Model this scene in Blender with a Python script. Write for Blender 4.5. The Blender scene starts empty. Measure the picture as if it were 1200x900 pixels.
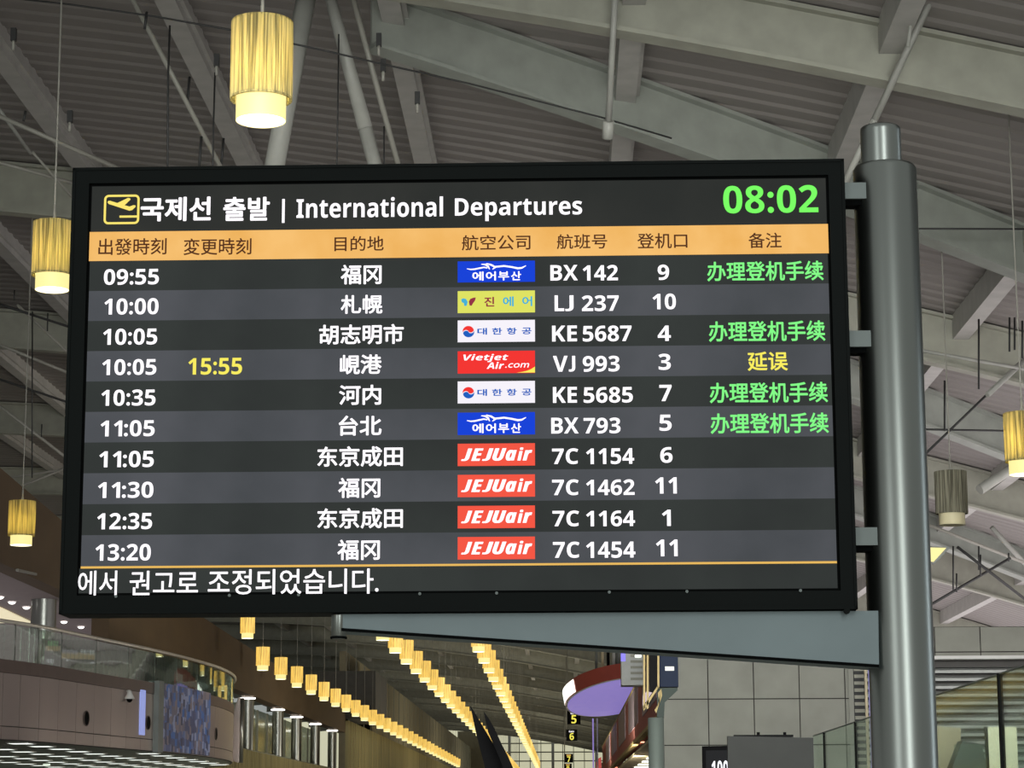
import bpy, math, random
from mathutils import Vector, Matrix
random.seed(7)
sc = bpy.context.scene
COL = sc.collection
PI = math.pi

# ------------------------------------------------------------------ camera
F = 2740.0
CAM = Vector((0, 0, 1.6))
R = Matrix(((0.99976037, 0.00786697, 0.02042827),
            (0.02152308, -0.18294618, -0.9828873),
            (-0.00399507, 0.98309145, -0.18307166)))
cd = bpy.data.cameras.new('camera')
cd.sensor_width = 36.0
cd.lens = 36.0 * F / 1200.0
cd.clip_start = 0.1
cd.clip_end = 2000
cam = bpy.data.objects.new('camera', cd)
COL.objects.link(cam)
cam.matrix_world = Matrix.Translation(CAM) @ R.to_4x4()
sc.camera = cam

# ------------------------------------------------------------------ light and exposure
sc.view_settings.view_transform = 'Standard'
sc.view_settings.look = 'None'
sc.view_settings.exposure = 0.0
sc.view_settings.gamma = 1.0
sc.view_settings.use_curve_mapping = False
W = bpy.data.worlds.new('world')
sc.world = W
W.use_nodes = True
WORLD_STRENGTH = 0.32
W.node_tree.nodes['Background'].inputs[0].default_value = (0.93, 1.0, 0.96, 1)
W.node_tree.nodes['Background'].inputs[1].default_value = WORLD_STRENGTH


def area(name, loc, target, sx, sy, power, color=(1, 1, 1), spread=180):
    l = bpy.data.lights.new(name, 'AREA')
    l.shape = 'RECTANGLE'
    l.size, l.size_y = sx, sy
    l.energy = power
    l.color = color
    l.spread = math.radians(spread)
    o = bpy.data.objects.new(name, l)
    COL.objects.link(o)
    o.location = loc
    d = Vector(target) - Vector(loc)
    o.rotation_euler = d.to_track_quat('-Z', 'Y').to_euler()
    return o


# unseen fill lights added behind the camera and to the right
area('front_fill_left', (-9, -9, 7.2), (-2, 20, 4.5), 5, 13, 520, (0.92, 1.0, 0.98))
area('front_fill_right', (4.6, -9, 7.2), (0, 20, 4.5), 2.6, 13, 860, (0.92, 1.0, 0.98))
area('post_edge_fill', (15, 15, 5.5), (0, 9, 4), 2.5, 10, 75, (0.80, 0.93, 1.0), 100)  # added cool fill for the right edge of the steel post
# unseen fill added high in the hall, aimed at the walls ahead
area('hall_fill_near', (0, 13, 6.2), (-1, 60, 2.6), 14, 2.0, 900, (1.0, 1.0, 0.95), 60)
# unseen upward fills added to brighten the roof and the lobby soffit
for nm, loc, sx, sy, pw, colr in (('roof_fill_left', (-6, 42, 5.6), 14, 40, 110, (1.0, 0.97, 0.94)),
                                  ('roof_fill_right', (14, 72, 5.75), 13, 70, 3600, (1.0, 0.93, 0.94)),
                                  ('roof_fill_near', (2.5, 26, 6.4), 9, 14, 75, (1.0, 1.0, 0.95)),
                                  ('roof_fill_far', (-2, 200, 5.2), 16, 200, 2200, (1.0, 0.93, 0.74)),
                                  ('lobby_fill', (-19.5, 66, 5.3), 12, 30, 340, (1.0, 0.93, 0.95))):
    area(nm, loc, (loc[0], loc[1], 20), sx, sy, pw, colr).rotation_euler = (PI, 0, 0)
area('left_wall_fill', (24, 66, 5.0), (-13, 80, 4.0), 60, 3.0, 900, (1.0, 0.95, 0.95), 100)  # added fill shining across the hall onto the left wall
area('gallery_fill', (-15.0, 111, 5.6), (-20, 111, 5.7), 50, 1.6, 160, (1.0, 0.93, 0.72))  # added fill for the gallery back wall, turned from the camera
for yy in (70, 105, 145, 190, 240, 295):
    area('far_hall_fill', (1.4, yy, 2.4), (1.4 - 8, yy + 5.5, 5.4), 3, 3, 750, (1.0, 0.95, 0.78))  # added fills along the right side, brightening the far left wall


# ------------------------------------------------------------------ pixel rays (1200 x 900)
def ray(px, py):
    return R @ Vector((px - 600.0, 450.0 - py, -F))


def at(px, py, Y):
    r = ray(px, py)
    return CAM + r * (Y / r.y)


def onX(px, py, X):
    r = ray(px, py)
    return CAM + r * (X / r.x)


def onZ(px, py, Z):
    r = ray(px, py)
    return CAM + r * ((Z - CAM.z) / r.z)


# ------------------------------------------------------------------ materials
def lin(c):
    return c / 12.92 if c <= 0.04045 else ((c + 0.055) / 1.055) ** 2.4


def hexc(r, g, b):
    return (lin(r / 255), lin(g / 255), lin(b / 255), 1.0)


def mat(name, rgb, rough=0.6, metal=0.0, emit=None, es=1.0, var=0.10, scale=3.0, stretch=None, spec=0.5, aniso=0.0):
    m = bpy.data.materials.new(name)
    m.use_nodes = True
    nt = m.node_tree
    b = nt.nodes['Principled BSDF']
    c = hexc(*rgb)
    b.inputs['Roughness'].default_value = rough
    b.inputs['Metallic'].default_value = metal
    b.inputs['Specular IOR Level'].default_value = spec
    b.inputs['Anisotropic'].default_value = aniso
    if var > 0:
        tc = nt.nodes.new('ShaderNodeTexCoord')
        mp = nt.nodes.new('ShaderNodeMapping')
        if stretch:
            mp.inputs['Scale'].default_value = stretch
        nz = nt.nodes.new('ShaderNodeTexNoise')
        nz.inputs['Scale'].default_value = scale
        nz.inputs['Detail'].default_value = 4
        rp = nt.nodes.new('ShaderNodeValToRGB')
        rp.color_ramp.elements[0].position = 0.3
        rp.color_ramp.elements[1].position = 0.7
        rp.color_ramp.elements[0].color = tuple(x * (1 - var) for x in c[:3]) + (1,)
        rp.color_ramp.elements[1].color = tuple(min(1, x * (1 + var)) for x in c[:3]) + (1,)
        nt.links.new(tc.outputs['Object'], mp.inputs[0])
        nt.links.new(mp.outputs[0], nz.inputs['Vector'])
        nt.links.new(nz.outputs['Fac'], rp.inputs[0])
        nt.links.new(rp.outputs[0], b.inputs['Base Color'])
    else:
        b.inputs['Base Color'].default_value = c
    if emit:
        b.inputs['Emission Color'].default_value = hexc(*emit)
        b.inputs['Emission Strength'].default_value = es
    return m


def led(name, rgb, es=1.0):
    """a lit area of a screen"""
    m = bpy.data.materials.new(name)
    m.use_nodes = True
    b = m.node_tree.nodes['Principled BSDF']
    b.inputs['Base Color'].default_value = (0.004, 0.004, 0.004, 1)
    b.inputs['Roughness'].default_value = 0.55
    b.inputs['Specular IOR Level'].default_value = 0.1
    b.inputs['Emission Color'].default_value = hexc(*rgb)
    b.inputs['Emission Strength'].default_value = es
    return m


def led_grid(name, rgb, rgb2, es=1.0, scale=9.0):
    """a lit area whose modules differ a little in brightness"""
    m = led(name, rgb, es)
    nt = m.node_tree
    b = nt.nodes['Principled BSDF']
    tc = nt.nodes.new('ShaderNodeTexCoord')
    nz = nt.nodes.new('ShaderNodeTexNoise')
    nz.inputs['Scale'].default_value = scale
    nz.inputs['Detail'].default_value = 6
    rp = nt.nodes.new('ShaderNodeValToRGB')
    rp.color_ramp.elements[0].position = 0.35
    rp.color_ramp.elements[1].position = 0.65
    rp.color_ramp.elements[0].color = hexc(*rgb)
    rp.color_ramp.elements[1].color = hexc(*rgb2)
    nt.links.new(tc.outputs['Object'], nz.inputs['Vector'])
    nt.links.new(nz.outputs['Fac'], rp.inputs[0])
    nt.links.new(rp.outputs[0], b.inputs['Emission Color'])
    return m


def glass(name, tint, refl=0.25, rough=0.03):
    m = bpy.data.materials.new(name)
    m.use_nodes = True
    nt = m.node_tree
    nt.nodes.clear()
    out = nt.nodes.new('ShaderNodeOutputMaterial')
    tr = nt.nodes.new('ShaderNodeBsdfTransparent')
    tr.inputs[0].default_value = tint
    gl = nt.nodes.new('ShaderNodeBsdfGlossy')
    gl.inputs['Roughness'].default_value = rough
    gl.inputs[0].default_value = (0.9, 0.95, 0.92, 1)
    fr = nt.nodes.new('ShaderNodeLayerWeight')
    fr.inputs[0].default_value = 0.06
    mr = nt.nodes.new('ShaderNodeMapRange')
    mr.inputs['From Min'].default_value = 0.0
    mr.inputs['From Max'].default_value = 1.0
    mr.inputs['To Min'].default_value = refl
    mr.inputs['To Max'].default_value = refl + 0.25
    mx = nt.nodes.new('ShaderNodeMixShader')
    nt.links.new(fr.outputs['Fresnel'], mr.inputs['Value'])
    nt.links.new(mr.outputs['Result'], mx.inputs[0])
    nt.links.new(tr.outputs[0], mx.inputs[1])
    nt.links.new(gl.outputs[0], mx.inputs[2])
    nt.links.new(mx.outputs[0], out.inputs[0])
    return m


def shade_mat(name, rgb, translucency, emit=0.0, ergb=(255, 214, 110)):
    """pleated fabric: vertical streaks, lets the bulb's light through"""
    m = bpy.data.materials.new(name)
    m.use_nodes = True
    nt = m.node_tree
    nt.nodes.clear()
    out = nt.nodes.new('ShaderNodeOutputMaterial')
    tc = nt.nodes.new('ShaderNodeTexCoord')
    mp = nt.nodes.new('ShaderNodeMapping')
    mp.inputs['Scale'].default_value = (1, 1, 0.03)
    nz = nt.nodes.new('ShaderNodeTexNoise')
    nz.inputs['Scale'].default_value = 46
    nz.inputs['Detail'].default_value = 3
    rp = nt.nodes.new('ShaderNodeValToRGB')
    rp.color_ramp.elements[0].position = 0.36
    rp.color_ramp.elements[1].position = 0.58
    c = hexc(*rgb)
    rp.color_ramp.elements[0].color = tuple(x * 0.34 for x in c[:3]) + (1,)
    rp.color_ramp.elements[1].color = c
    nt.links.new(tc.outputs['Object'], mp.inputs[0])
    nt.links.new(mp.outputs[0], nz.inputs['Vector'])
    nt.links.new(nz.outputs['Fac'], rp.inputs[0])
    df = nt.nodes.new('ShaderNodeBsdfDiffuse')
    tl = nt.nodes.new('ShaderNodeBsdfTranslucent')
    mx = nt.nodes.new('ShaderNodeMixShader')
    mx.inputs[0].default_value = translucency
    nt.links.new(rp.outputs[0], df.inputs[0])
    nt.links.new(rp.outputs[0], tl.inputs[0])
    nt.links.new(df.outputs[0], mx.inputs[1])
    nt.links.new(tl.outputs[0], mx.inputs[2])
    last = mx
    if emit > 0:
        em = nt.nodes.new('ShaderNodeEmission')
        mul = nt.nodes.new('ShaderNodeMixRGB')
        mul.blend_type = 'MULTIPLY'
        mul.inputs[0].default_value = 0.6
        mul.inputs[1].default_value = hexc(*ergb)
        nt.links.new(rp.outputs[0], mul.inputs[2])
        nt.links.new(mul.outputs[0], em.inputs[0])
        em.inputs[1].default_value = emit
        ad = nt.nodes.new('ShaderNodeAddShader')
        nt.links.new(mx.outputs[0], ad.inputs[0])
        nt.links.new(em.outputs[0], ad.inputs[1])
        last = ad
    nt.links.new(last.outputs[0], out.inputs[0])
    return m


M = {}
M['housing'] = mat('black_housing', (13, 17, 16), 0.6, spec=0.12, var=0.05)
M['slot'] = mat('black_gap', (5, 6, 6), 0.8, spec=0.1, var=0.0)
M['steel'] = mat('brushed_steel', (150, 152, 148), 0.33, 1.0, var=0.06, scale=5, stretch=(1, 1, 0.1))
M['steel_arm'] = mat('satin_arm_steel', (136, 147, 150), 0.62, 0.25, var=0.07, scale=2.2)
M['railsteel'] = mat('polished_rail_steel', (225, 218, 205), 0.3, 0.6, var=0.03)
M['bracket'] = mat('grey_bracket', (120, 126, 124), 0.5, 0.3)
M['rib'] = mat('painted_rib_steel', (150, 150, 138), 0.6)
M['ribdark'] = mat('painted_brace_steel', (140, 144, 137), 0.6)
M['purlin'] = mat('painted_purlin', (168, 166, 162), 0.6)
M['tube'] = mat('painted_tube', (150, 150, 144), 0.5)
M['cable'] = mat('dark_cable', (38, 38, 38), 0.6, var=0)
M['rod'] = mat('grey_rod', (140, 138, 130), 0.5, var=0.05)
M['deck'] = mat('roof_deck', (130, 125, 122), 0.65, var=0.06, scale=0.4)
M['floor'] = mat('hall_floor', (178, 174, 164), 0.4, var=0.06, scale=0.5)
M['brown'] = mat('brown_panel', (92, 74, 52), 0.75, var=0.10, scale=0.5, stretch=(1, 1, 3))
M['soffit'] = mat('mauve_soffit', (150, 138, 138), 0.8, var=0.04)
M['clad'] = mat('mauve_metal_cladding', (166, 154, 149), 0.34, 0.55, var=0.06, scale=0.7, stretch=(1, 1, 0.15))
M['cladband'] = mat('brown_edge_band', (104, 90, 84), 0.45, 0.3, var=0.05)
M['seam'] = mat('dark_seam', (40, 36, 34), 0.8, var=0)
M['glassb'] = glass('balustrade_glass', (0.66, 0.72, 0.66, 1), 0.34)
M['glassr'] = glass('screen_glass', (0.86, 0.92, 0.87, 1), 0.10, 0.08)
M['glassw'] = glass('wall_glass', (0.72, 0.74, 0.68, 1), 0.35, 0.14)
M['lowceil'] = mat('grey_lower_ceiling', (138, 142, 134), 0.6)
M['panel_on'] = mat('ceiling_panel_lit', (240, 245, 240), 0.5, emit=(240, 248, 238), es=1.6, var=0)
M['down_on'] = mat('downlight_lit', (255, 255, 255), 0.5, emit=(255, 250, 245), es=4.0, var=0)
M['white'] = mat('white_plastic', (215, 215, 212), 0.5, var=0.04)
M['black'] = mat('black_plastic', (14, 14, 15), 0.6, spec=0.06, var=0)
M['fin'] = mat('black_fin', (16, 16, 17), 0.8, spec=0.03, var=0.1)
M['gold'] = mat('gold_fins', (172, 160, 112), 0.45, 0.2, var=0.25, scale=2, stretch=(1, 1, 0.05))
M['olive'] = mat('olive_wall_panel', (142, 134, 110), 0.6, var=0.08)
M['bulk'] = mat('grey_bulkhead', (84, 82, 80), 0.7)
M['red'] = mat('red_fascia', (190, 122, 114), 0.75, spec=0.12, var=0.06)
M['redrim'] = mat('red_rim', (158, 72, 60), 0.45, var=0.06)
M['lilacglass'] = mat('lilac_poster', (172, 156, 168), 0.6, spec=0.2, var=0.12)
M['trimgold'] = mat('gilt_trim', (176, 156, 108), 0.6, 0.0, spec=0.2)
M['cream'] = mat('cream_shopfront', (205, 192, 160), 0.6)
M['navy'] = mat('navy_casing', (34, 42, 60), 0.6, spec=0.08, var=0.06)
M['tvback'] = mat('dark_grey_casing', (60, 61, 60), 0.7, spec=0.06, var=0.06)
M['pale'] = mat('pale_door_stile', (206, 204, 176), 0.35, 0.2)
M['lou'] = mat('white_louvre', (184, 187, 184), 0.5)
M['daylit'] = mat('daylit_pane', (200, 200, 180), 0.5, emit=(210, 208, 178), es=0.75, var=0.05)
M['bluelit'] = mat('blue_daylit_pane', (150, 190, 210), 0.4, emit=(120, 165, 185), es=0.7, var=0.05)
M['mull'] = mat('grey_mullion', (140, 140, 126), 0.5)
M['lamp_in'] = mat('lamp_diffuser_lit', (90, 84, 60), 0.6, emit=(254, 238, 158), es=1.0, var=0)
M['lamp_bot'] = mat('lamp_bottom_lit', (255, 255, 240), 0.6, emit=(255, 252, 225), es=2.6, var=0)
M['shade_lit'] = shade_mat('pleated_shade_by_bulb', (226, 212, 150), 0.62)
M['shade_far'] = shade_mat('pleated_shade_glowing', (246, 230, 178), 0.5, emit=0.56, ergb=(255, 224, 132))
M['shade_off'] = shade_mat('pleated_shade_unlit', (150, 146, 128), 0.25)
M['lamp_in_off'] = mat('lamp_diffuser_unlit', (205, 195, 160), 0.6, var=0.05)
M['w_led'] = led('led_white', (255, 250, 255), 1.25)
M['g_led'] = led('led_green', (128, 246, 132), 1.05)
M['gc_led'] = led('led_clock_green', (118, 250, 96), 1.05)
M['y_led'] = led('led_yellow', (244, 232, 92), 1.05)
M['o_led'] = led('led_gold', (232, 184, 92), 1.0)
M['i_led'] = led('led_icon_yellow', (248, 226, 110), 1.05)
M['blue_led'] = led('led_blue', (8, 62, 215))
M['lime_led'] = led('led_lime', (222, 226, 96))
M['white_led'] = led('led_logo_white', (246, 242, 250))
M['red_led'] = led('led_red', (243, 48, 44))
M['coral_led'] = led('led_coral', (244, 84, 64))
M['sky_led'] = led('led_sky', (66, 176, 214))
M['plum_led'] = led('led_plum', (146, 44, 66))
M['navy_led'] = led('led_navy', (20, 92, 190))
M['brown_led'] = led('led_brown_text', (84, 48, 28))
M['band_led'] = led_grid('led_orange_band', (238, 178, 92), (247, 192, 112), 1.0, 5.0)
M['header_led'] = led_grid('led_header_black', (38, 40, 38), (47, 48, 45), 1.0, 2.0)
M['dark_led'] = led_grid('led_dark_row', (42, 45, 44), (50, 54, 52), 1.0, 2.0)
M['light_led'] = led_grid('led_light_row', (66, 69, 73), (80, 82, 87), 1.0, 2.0)


# ------------------------------------------------------------------ mesh builder
class MB:
    def __init__(s):
        s.v, s.f, s.m, s.smooth, s.mats = [], [], [], [], []

    def mi(s, m):
        if m not in s.mats:
            s.mats.append(m)
        return s.mats.index(m)

    def face(s, idx, m, smooth=False):
        s.f.append(idx)
        s.m.append(s.mi(m))
        s.smooth.append(smooth)

    def poly(s, pts, m):
        b = len(s.v)
        s.v += [Vector(p) for p in pts]
        s.face(list(range(b, b + len(pts))), m)

    def hexa(s, c, m):
        """8 corners: bottom ring 0-3, top ring 4-7"""
        b = len(s.v)
        s.v += [Vector(p) for p in c]
        for q in ((3, 2, 1, 0), (4, 5, 6, 7), (0, 1, 5, 4), (1, 2, 6, 5), (2, 3, 7, 6), (3, 0, 4, 7)):
            s.face([b + i for i in q], m)

    def box(s, lo, hi, m):
        x0, y0, z0 = lo
        x1, y1, z1 = hi
        s.hexa([(x0, y0, z0), (x1, y0, z0), (x1, y1, z0), (x0, y1, z0),
                (x0, y0, z1), (x1, y0, z1), (x1, y1, z1), (x0, y1, z1)], m)

    def prism(s, pts, d, m):
        """polygon pts extruded by vector d"""
        d = Vector(d)
        n = len(pts)
        b = len(s.v)
        s.v += [Vector(p) for p in pts] + [Vector(p) + d for p in pts]
        s.face(list(range(n - 1, -1, -1)), m)
        s.face(list(range(b + n, b + 2 * n)) if b else list(range(n, 2 * n)), m)
        if b:
            s.f[-2] = [b + i for i in range(n - 1, -1, -1)]
        for i in range(n):
            j = (i + 1) % n
            s.face([b + i, b + j, b + n + j, b + n + i], m)

    def beam(s, p0, p1, w, h, m, up=(0, 0, 1)):
        """square bar from p0 to p1"""
        p0, p1 = Vector(p0), Vector(p1)
        t = (p1 - p0).normalized()
        a = t.cross(Vector(up)).normalized()
        u = a.cross(t).normalized()
        a, u = a * w / 2, u * h / 2
        s.hexa([p0 - a - u, p0 + a - u, p1 + a - u, p1 - a - u, p0 - a + u, p0 + a + u, p1 + a + u, p1 - a + u], m)

    def tube(s, pts, r, m, n=12, caps=True):
        """round bar through pts; r a number or a list"""
        pts = [Vector(p) for p in pts]
        rr = r if isinstance(r, (list, tuple)) else [r] * len(pts)
        rings = []
        for i, p in enumerate(pts):
            t = (pts[min(i + 1, len(pts) - 1)] - pts[max(i - 1, 0)]).normalized()
            ref = Vector((0, 0, 1)) if abs(t.z) < 0.9 else Vector((1, 0, 0))
            a = t.cross(ref).normalized()
            u = a.cross(t)
            b = len(s.v)
            for k in range(n):
                th = 2 * PI * k / n
                s.v.append(p + (a * math.cos(th) + u * math.sin(th)) * rr[i])
            rings.append(b)
        for i in range(len(rings) - 1):
            for k in range(n):
                j = (k + 1) % n
                s.face([rings[i] + k, rings[i] + j, rings[i + 1] + j, rings[i + 1] + k], m, True)
        if caps:
            s.face([rings[0] + k for k in range(n - 1, -1, -1)], m)
            s.face([rings[-1] + k for k in range(n)], m)

    def lathe(s, prof, m, n=32, c=(0, 0, 0), wob=0.0, smooth=True):
        """profile (radius, z) about the vertical axis"""
        c = Vector(c)
        rings = []
        for (r, z) in prof:
            b = len(s.v)
            for k in range(n):
                th = 2 * PI * k / n
                q = r + (wob if k % 2 else -wob) * (1 if r > 0.02 else 0)
                s.v.append(c + Vector((q * math.cos(th), q * math.sin(th), z)))
            rings.append(b)
        for i in range(len(rings) - 1):
            for k in range(n):
                j = (k + 1) % n
                s.face([rings[i] + k, rings[i] + j, rings[i + 1] + j, rings[i + 1] + k], m, smooth)

    def disc(s, c, nrm, r, m, n=20, th=0.01):
        c, nrm = Vector(c), Vector(nrm).normalized()
        s.tube([c, c + nrm * th], r, m, n)

    def ibeam(s, pts, web, fl, m, tw=0.05, tf=0.06):
        """I section hung under the top-centre line pts"""
        pts = [Vector(p) for p in pts]
        secs = []
        for i, p in enumerate(pts):
            t = pts[min(i + 1, len(pts) - 1)] - pts[max(i - 1, 0)]
            t.z = 0
            a = Vector((0, 0, 1)).cross(t).normalized()
            o = []
            for (x, z) in ((-fl / 2, 0), (fl / 2, 0), (fl / 2, -tf), (tw / 2, -tf), (tw / 2, -web + tf), (fl / 2, -web + tf),
                           (fl / 2, -web), (-fl / 2, -web), (-fl / 2, -web + tf), (-tw / 2, -web + tf), (-tw / 2, -tf), (-fl / 2, -tf)):
                o.append(p + a * x + Vector((0, 0, z)))
            b = len(s.v)
            s.v += o
            secs.append(b)
        for i in range(len(secs) - 1):
            for k in range(12):
                j = (k + 1) % 12
                s.face([secs[i] + k, secs[i] + j, secs[i + 1] + j, secs[i + 1] + k], m)
        s.face([secs[0] + k for k in range(12)], m)
        s.face([secs[-1] + k for k in range(11, -1, -1)], m)

    def build(s, name, parent=None, origin=None):
        o0 = Vector(origin) if origin is not None else Vector((0, 0, 0))
        me = bpy.data.meshes.new(name)
        me.from_pydata([tuple(p - o0) for p in s.v], [], s.f)
        for m in s.mats:
            me.materials.append(m)
        me.polygons.foreach_set('material_index', s.m)
        me.polygons.foreach_set('use_smooth', s.smooth)
        me.update()
        o = bpy.data.objects.new(name, me)
        COL.objects.link(o)
        if parent is not None:
            o.parent = parent
            o.location = o0 - world_loc(parent)
        else:
            o.location = o0
        return o


def world_loc(o):
    p = Vector((0, 0, 0))
    while o is not None:
        p += o.location
        o = o.parent
    return p


def tag(o, label=None, cat=None, group=None, kind=None):
    if label:
        o['label'] = label
    if cat:
        o['category'] = cat
    if group:
        o['group'] = group
    if kind:
        o['kind'] = kind
    return o


def thing(name, label, cat, loc, group=None):
    o = bpy.data.objects.new(name, None)
    o.empty_display_size = 0.2
    COL.objects.link(o)
    o.location = loc
    return tag(o, label, cat, group)


def struct(o):
    o['kind'] = 'structure'
    return o


ORD = ['first', 'second', 'third', 'fourth', 'fifth', 'sixth', 'seventh', 'eighth', 'ninth', 'tenth', 'eleventh', 'twelfth',
       'thirteenth', 'fourteenth', 'fifteenth', 'sixteenth', 'seventeenth', 'eighteenth', 'nineteenth', 'twentieth']


def ordinal(n):
    """1 -> first ... 47 -> forty-seventh"""
    if n <= 20:
        return ORD[n - 1]
    tens = {2: 'twent', 3: 'thirt', 4: 'fort', 5: 'fift'}[n // 10]
    return tens + 'ieth' if n % 10 == 0 else tens + 'y-' + ORD[n % 10 - 1]


# lettering ---------------------------------------------------------------
_glyph = {}


def bold_letters(b, slant=False):
    """the same characters in the bold sans alphabet of the built-in type"""
    up, lo = (0x1D63C, 0x1D656) if slant else (0x1D5D4, 0x1D5EE)
    return ''.join(chr(0x1D7EC + ord(c) - 48) if '0' <= c <= '9' else chr(up + ord(c) - 65) if 'A' <= c <= 'Z'
                   else chr(lo + ord(c) - 97) if 'a' <= c <= 'z' else c for c in b)


def outline(body):
    c = bpy.data.curves.new('lettering', 'FONT')
    c.body = body
    c.size = 1
    c.resolution_u = 3
    c.dimensions = '2D'
    o = bpy.data.objects.new('lettering', c)
    COL.objects.link(o)
    dg = bpy.context.evaluated_depsgraph_get()
    me = bpy.data.meshes.new_from_object(o.evaluated_get(dg))
    vs = [(v.co.x, v.co.y) for v in me.vertices]
    fs = [list(p.vertices) for p in me.polygons]
    bpy.data.objects.remove(o)
    bpy.data.curves.remove(c)
    bpy.data.meshes.remove(me)
    return vs, fs


def glyphs(body, weight, slant=False):
    """outlines of a word; weight thickens the strokes of scripts that have no bold cut"""
    k = (body, weight, slant)
    if k in _glyph:
        return _glyph[k]
    latin = all(ord(c) < 128 for c in body) and weight >= 0.02
    if latin and ':' in body:
        vs, fs = [], []
        a, b = body.split(':')
        v1, f1 = outline(bold_letters(a))
        v2, f2 = outline(bold_letters(b))
        xe = max(v[0] for v in v1)
        vs += v1
        fs += f1
        for cy in (0.075, 0.475):
            q = len(vs)
            vs += [(xe + 0.165 + .082 * math.cos(PI * i / 8), cy + .082 * math.sin(PI * i / 8)) for i in range(16)]
            fs.append(list(range(q, q + 16)))
        q = len(vs)
        x2 = min(v[0] for v in v2)
        vs += [(x + xe + 0.33 - x2, y) for x, y in v2]
        fs += [[i + q for i in f] for f in f2]
    elif latin:
        vs, fs = outline(bold_letters(body, slant))
    else:
        v1, f1 = outline(body)
        vs, fs = list(v1), list(f1)
        if weight > 0.006:
            for i in range(8):
                dx, dy = weight * math.cos(PI * i / 4), weight * math.sin(PI * i / 4)
                q = len(vs)
                vs += [(x + dx, y + dy) for x, y in v1]
                fs += [[n + q for n in f] for f in f1]
    _glyph[k] = (vs, fs)
    return _glyph[k]


class Plane:
    """a flat face in the place: origin, unit right and up, normal towards the viewer"""
    def __init__(s, o, u, v):
        s.o, s.u, s.v = Vector(o), Vector(u).normalized(), Vector(v).normalized()
        s.n = s.u.cross(s.v)

    def p(s, a, b, off=0.0):
        return s.o + s.u * a + s.v * b + s.n * off

    def px(s, x, y):
        r = ray(x, y)
        t = ((s.o - CAM).dot(s.n)) / r.dot(s.n)
        q = CAM + r * t - s.o
        return q.dot(s.u), q.dot(s.v)


def text(mb, pl, body, a0, b0, a1, b1, m, bold=0.02, off=0.0, shear=0.0, slant=False):
    """lettering filling the rectangle (a0,b0)-(a1,b1) of a plane"""
    vs, fs = glyphs(body, bold, slant)
    vs = [(x + shear * y, y) for x, y in vs]
    x0, x1 = min(v[0] for v in vs), max(v[0] for v in vs)
    y0, y1 = min(v[1] for v in vs), max(v[1] for v in vs)
    b = len(mb.v)
    for x, y in vs:
        mb.v.append(pl.p(a0 + (x - x0) / (x1 - x0) * (a1 - a0), b0 + (y - y0) / (y1 - y0) * (b1 - b0), off))
    for f in fs:
        mb.face([b + i for i in f], m)


def ribbon(mb, pl, pts, w, m, off, closed=False):
    """a stroke of width w (number or list) along plane points"""
    P = [Vector((a, b)) for a, b in pts]
    n = len(P)
    ww = w if isinstance(w, (list, tuple)) else [w] * n
    b = len(mb.v)
    for i in range(n):
        p, q = (P[i - 1] if (i or closed) else P[0]), (P[(i + 1) % n] if (i < n - 1 or closed) else P[-1])
        t = (q - p).normalized()
        nn = Vector((-t.y, t.x)) * ww[i] / 2
        for s_ in (1, -1):
            z = P[i] + nn * s_
            mb.v.append(pl.p(z.x, z.y, off))
    for i in range(n if closed else n - 1):
        j = (i + 1) % n
        mb.face([b + 2 * i, b + 2 * i + 1, b + 2 * j + 1, b + 2 * j], m)


def rect(mb, pl, a0, b0, a1, b1, m, off, th=0.0):
    if th <= 0:
        mb.poly([pl.p(a0, b0, off), pl.p(a1, b0, off), pl.p(a1, b1, off), pl.p(a0, b1, off)], m)
    else:
        mb.prism([pl.p(a0, b0, off), pl.p(a1, b0, off), pl.p(a1, b1, off), pl.p(a0, b1, off)], pl.n * th, m)


# ================================================================== ROOM SHELL
def roofz(X):
    return 12.6 - 0.19 * X - 0.004 * X * X


mb = MB()
mb.box((-60, -14, -0.3), (60, 345, 0.0), M['floor'])
struct(mb.build('floor'))

# ribbed metal roof deck, ridges running across the hall
mb = MB()
ys = []
y = 12.0
while y < 120:
    ys += [(y, 0.0), (y + 0.20, 0.0), (y + 0.27, 0.035), (y + 0.45, 0.035), (y + 0.52, 0.0)]
    y += 0.52
while y < 335:
    ys += [(y, 0.0), (y + 2, 0.0)]
    y += 2
ys = [ys[0]] + [b for a, b in zip(ys, ys[1:]) if b[0] - a[0] > 1e-6]
xs = [-34 + 1.5 * i for i in range(43)]
for (yy, dz) in ys:
    for X in xs:
        mb.v.append(Vector((X, yy, roofz(X) + dz)))
nx = len(xs)
for j in range(len(ys) - 1):
    for i in range(nx - 1):
        mb.face([j * nx + i, j * nx + i + 1, (j + 1) * nx + i + 1, (j + 1) * nx + i], M['deck'])
b0 = len(mb.v)
for yy in (12, 336):
    for X in xs:
        mb.v.append(Vector((X, yy, roofz(X) + 0.5)))
for i in range(nx - 1):
    mb.face([b0 + i, b0 + nx + i, b0 + nx + i + 1, b0 + i + 1], M['deck'])
struct(mb.build('ceiling'))

# transverse arched ribs
RIBS = [29.0, 43.6, 58.2, 72.8] + [87.4 + 14.6 * i for i in range(17)]
for k, Y in enumerate(RIBS):
    mb = MB()
    web = 0.82 if k == 0 else 1.0
    mb.ibeam([(X, Y, roofz(X) - 0.02) for X in [-33 + 1.5 * i for i in range(41)]], web, 0.34, M['rib'])
    struct(mb.build('roof_beam', origin=(0, Y, roofz(0))))
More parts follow.
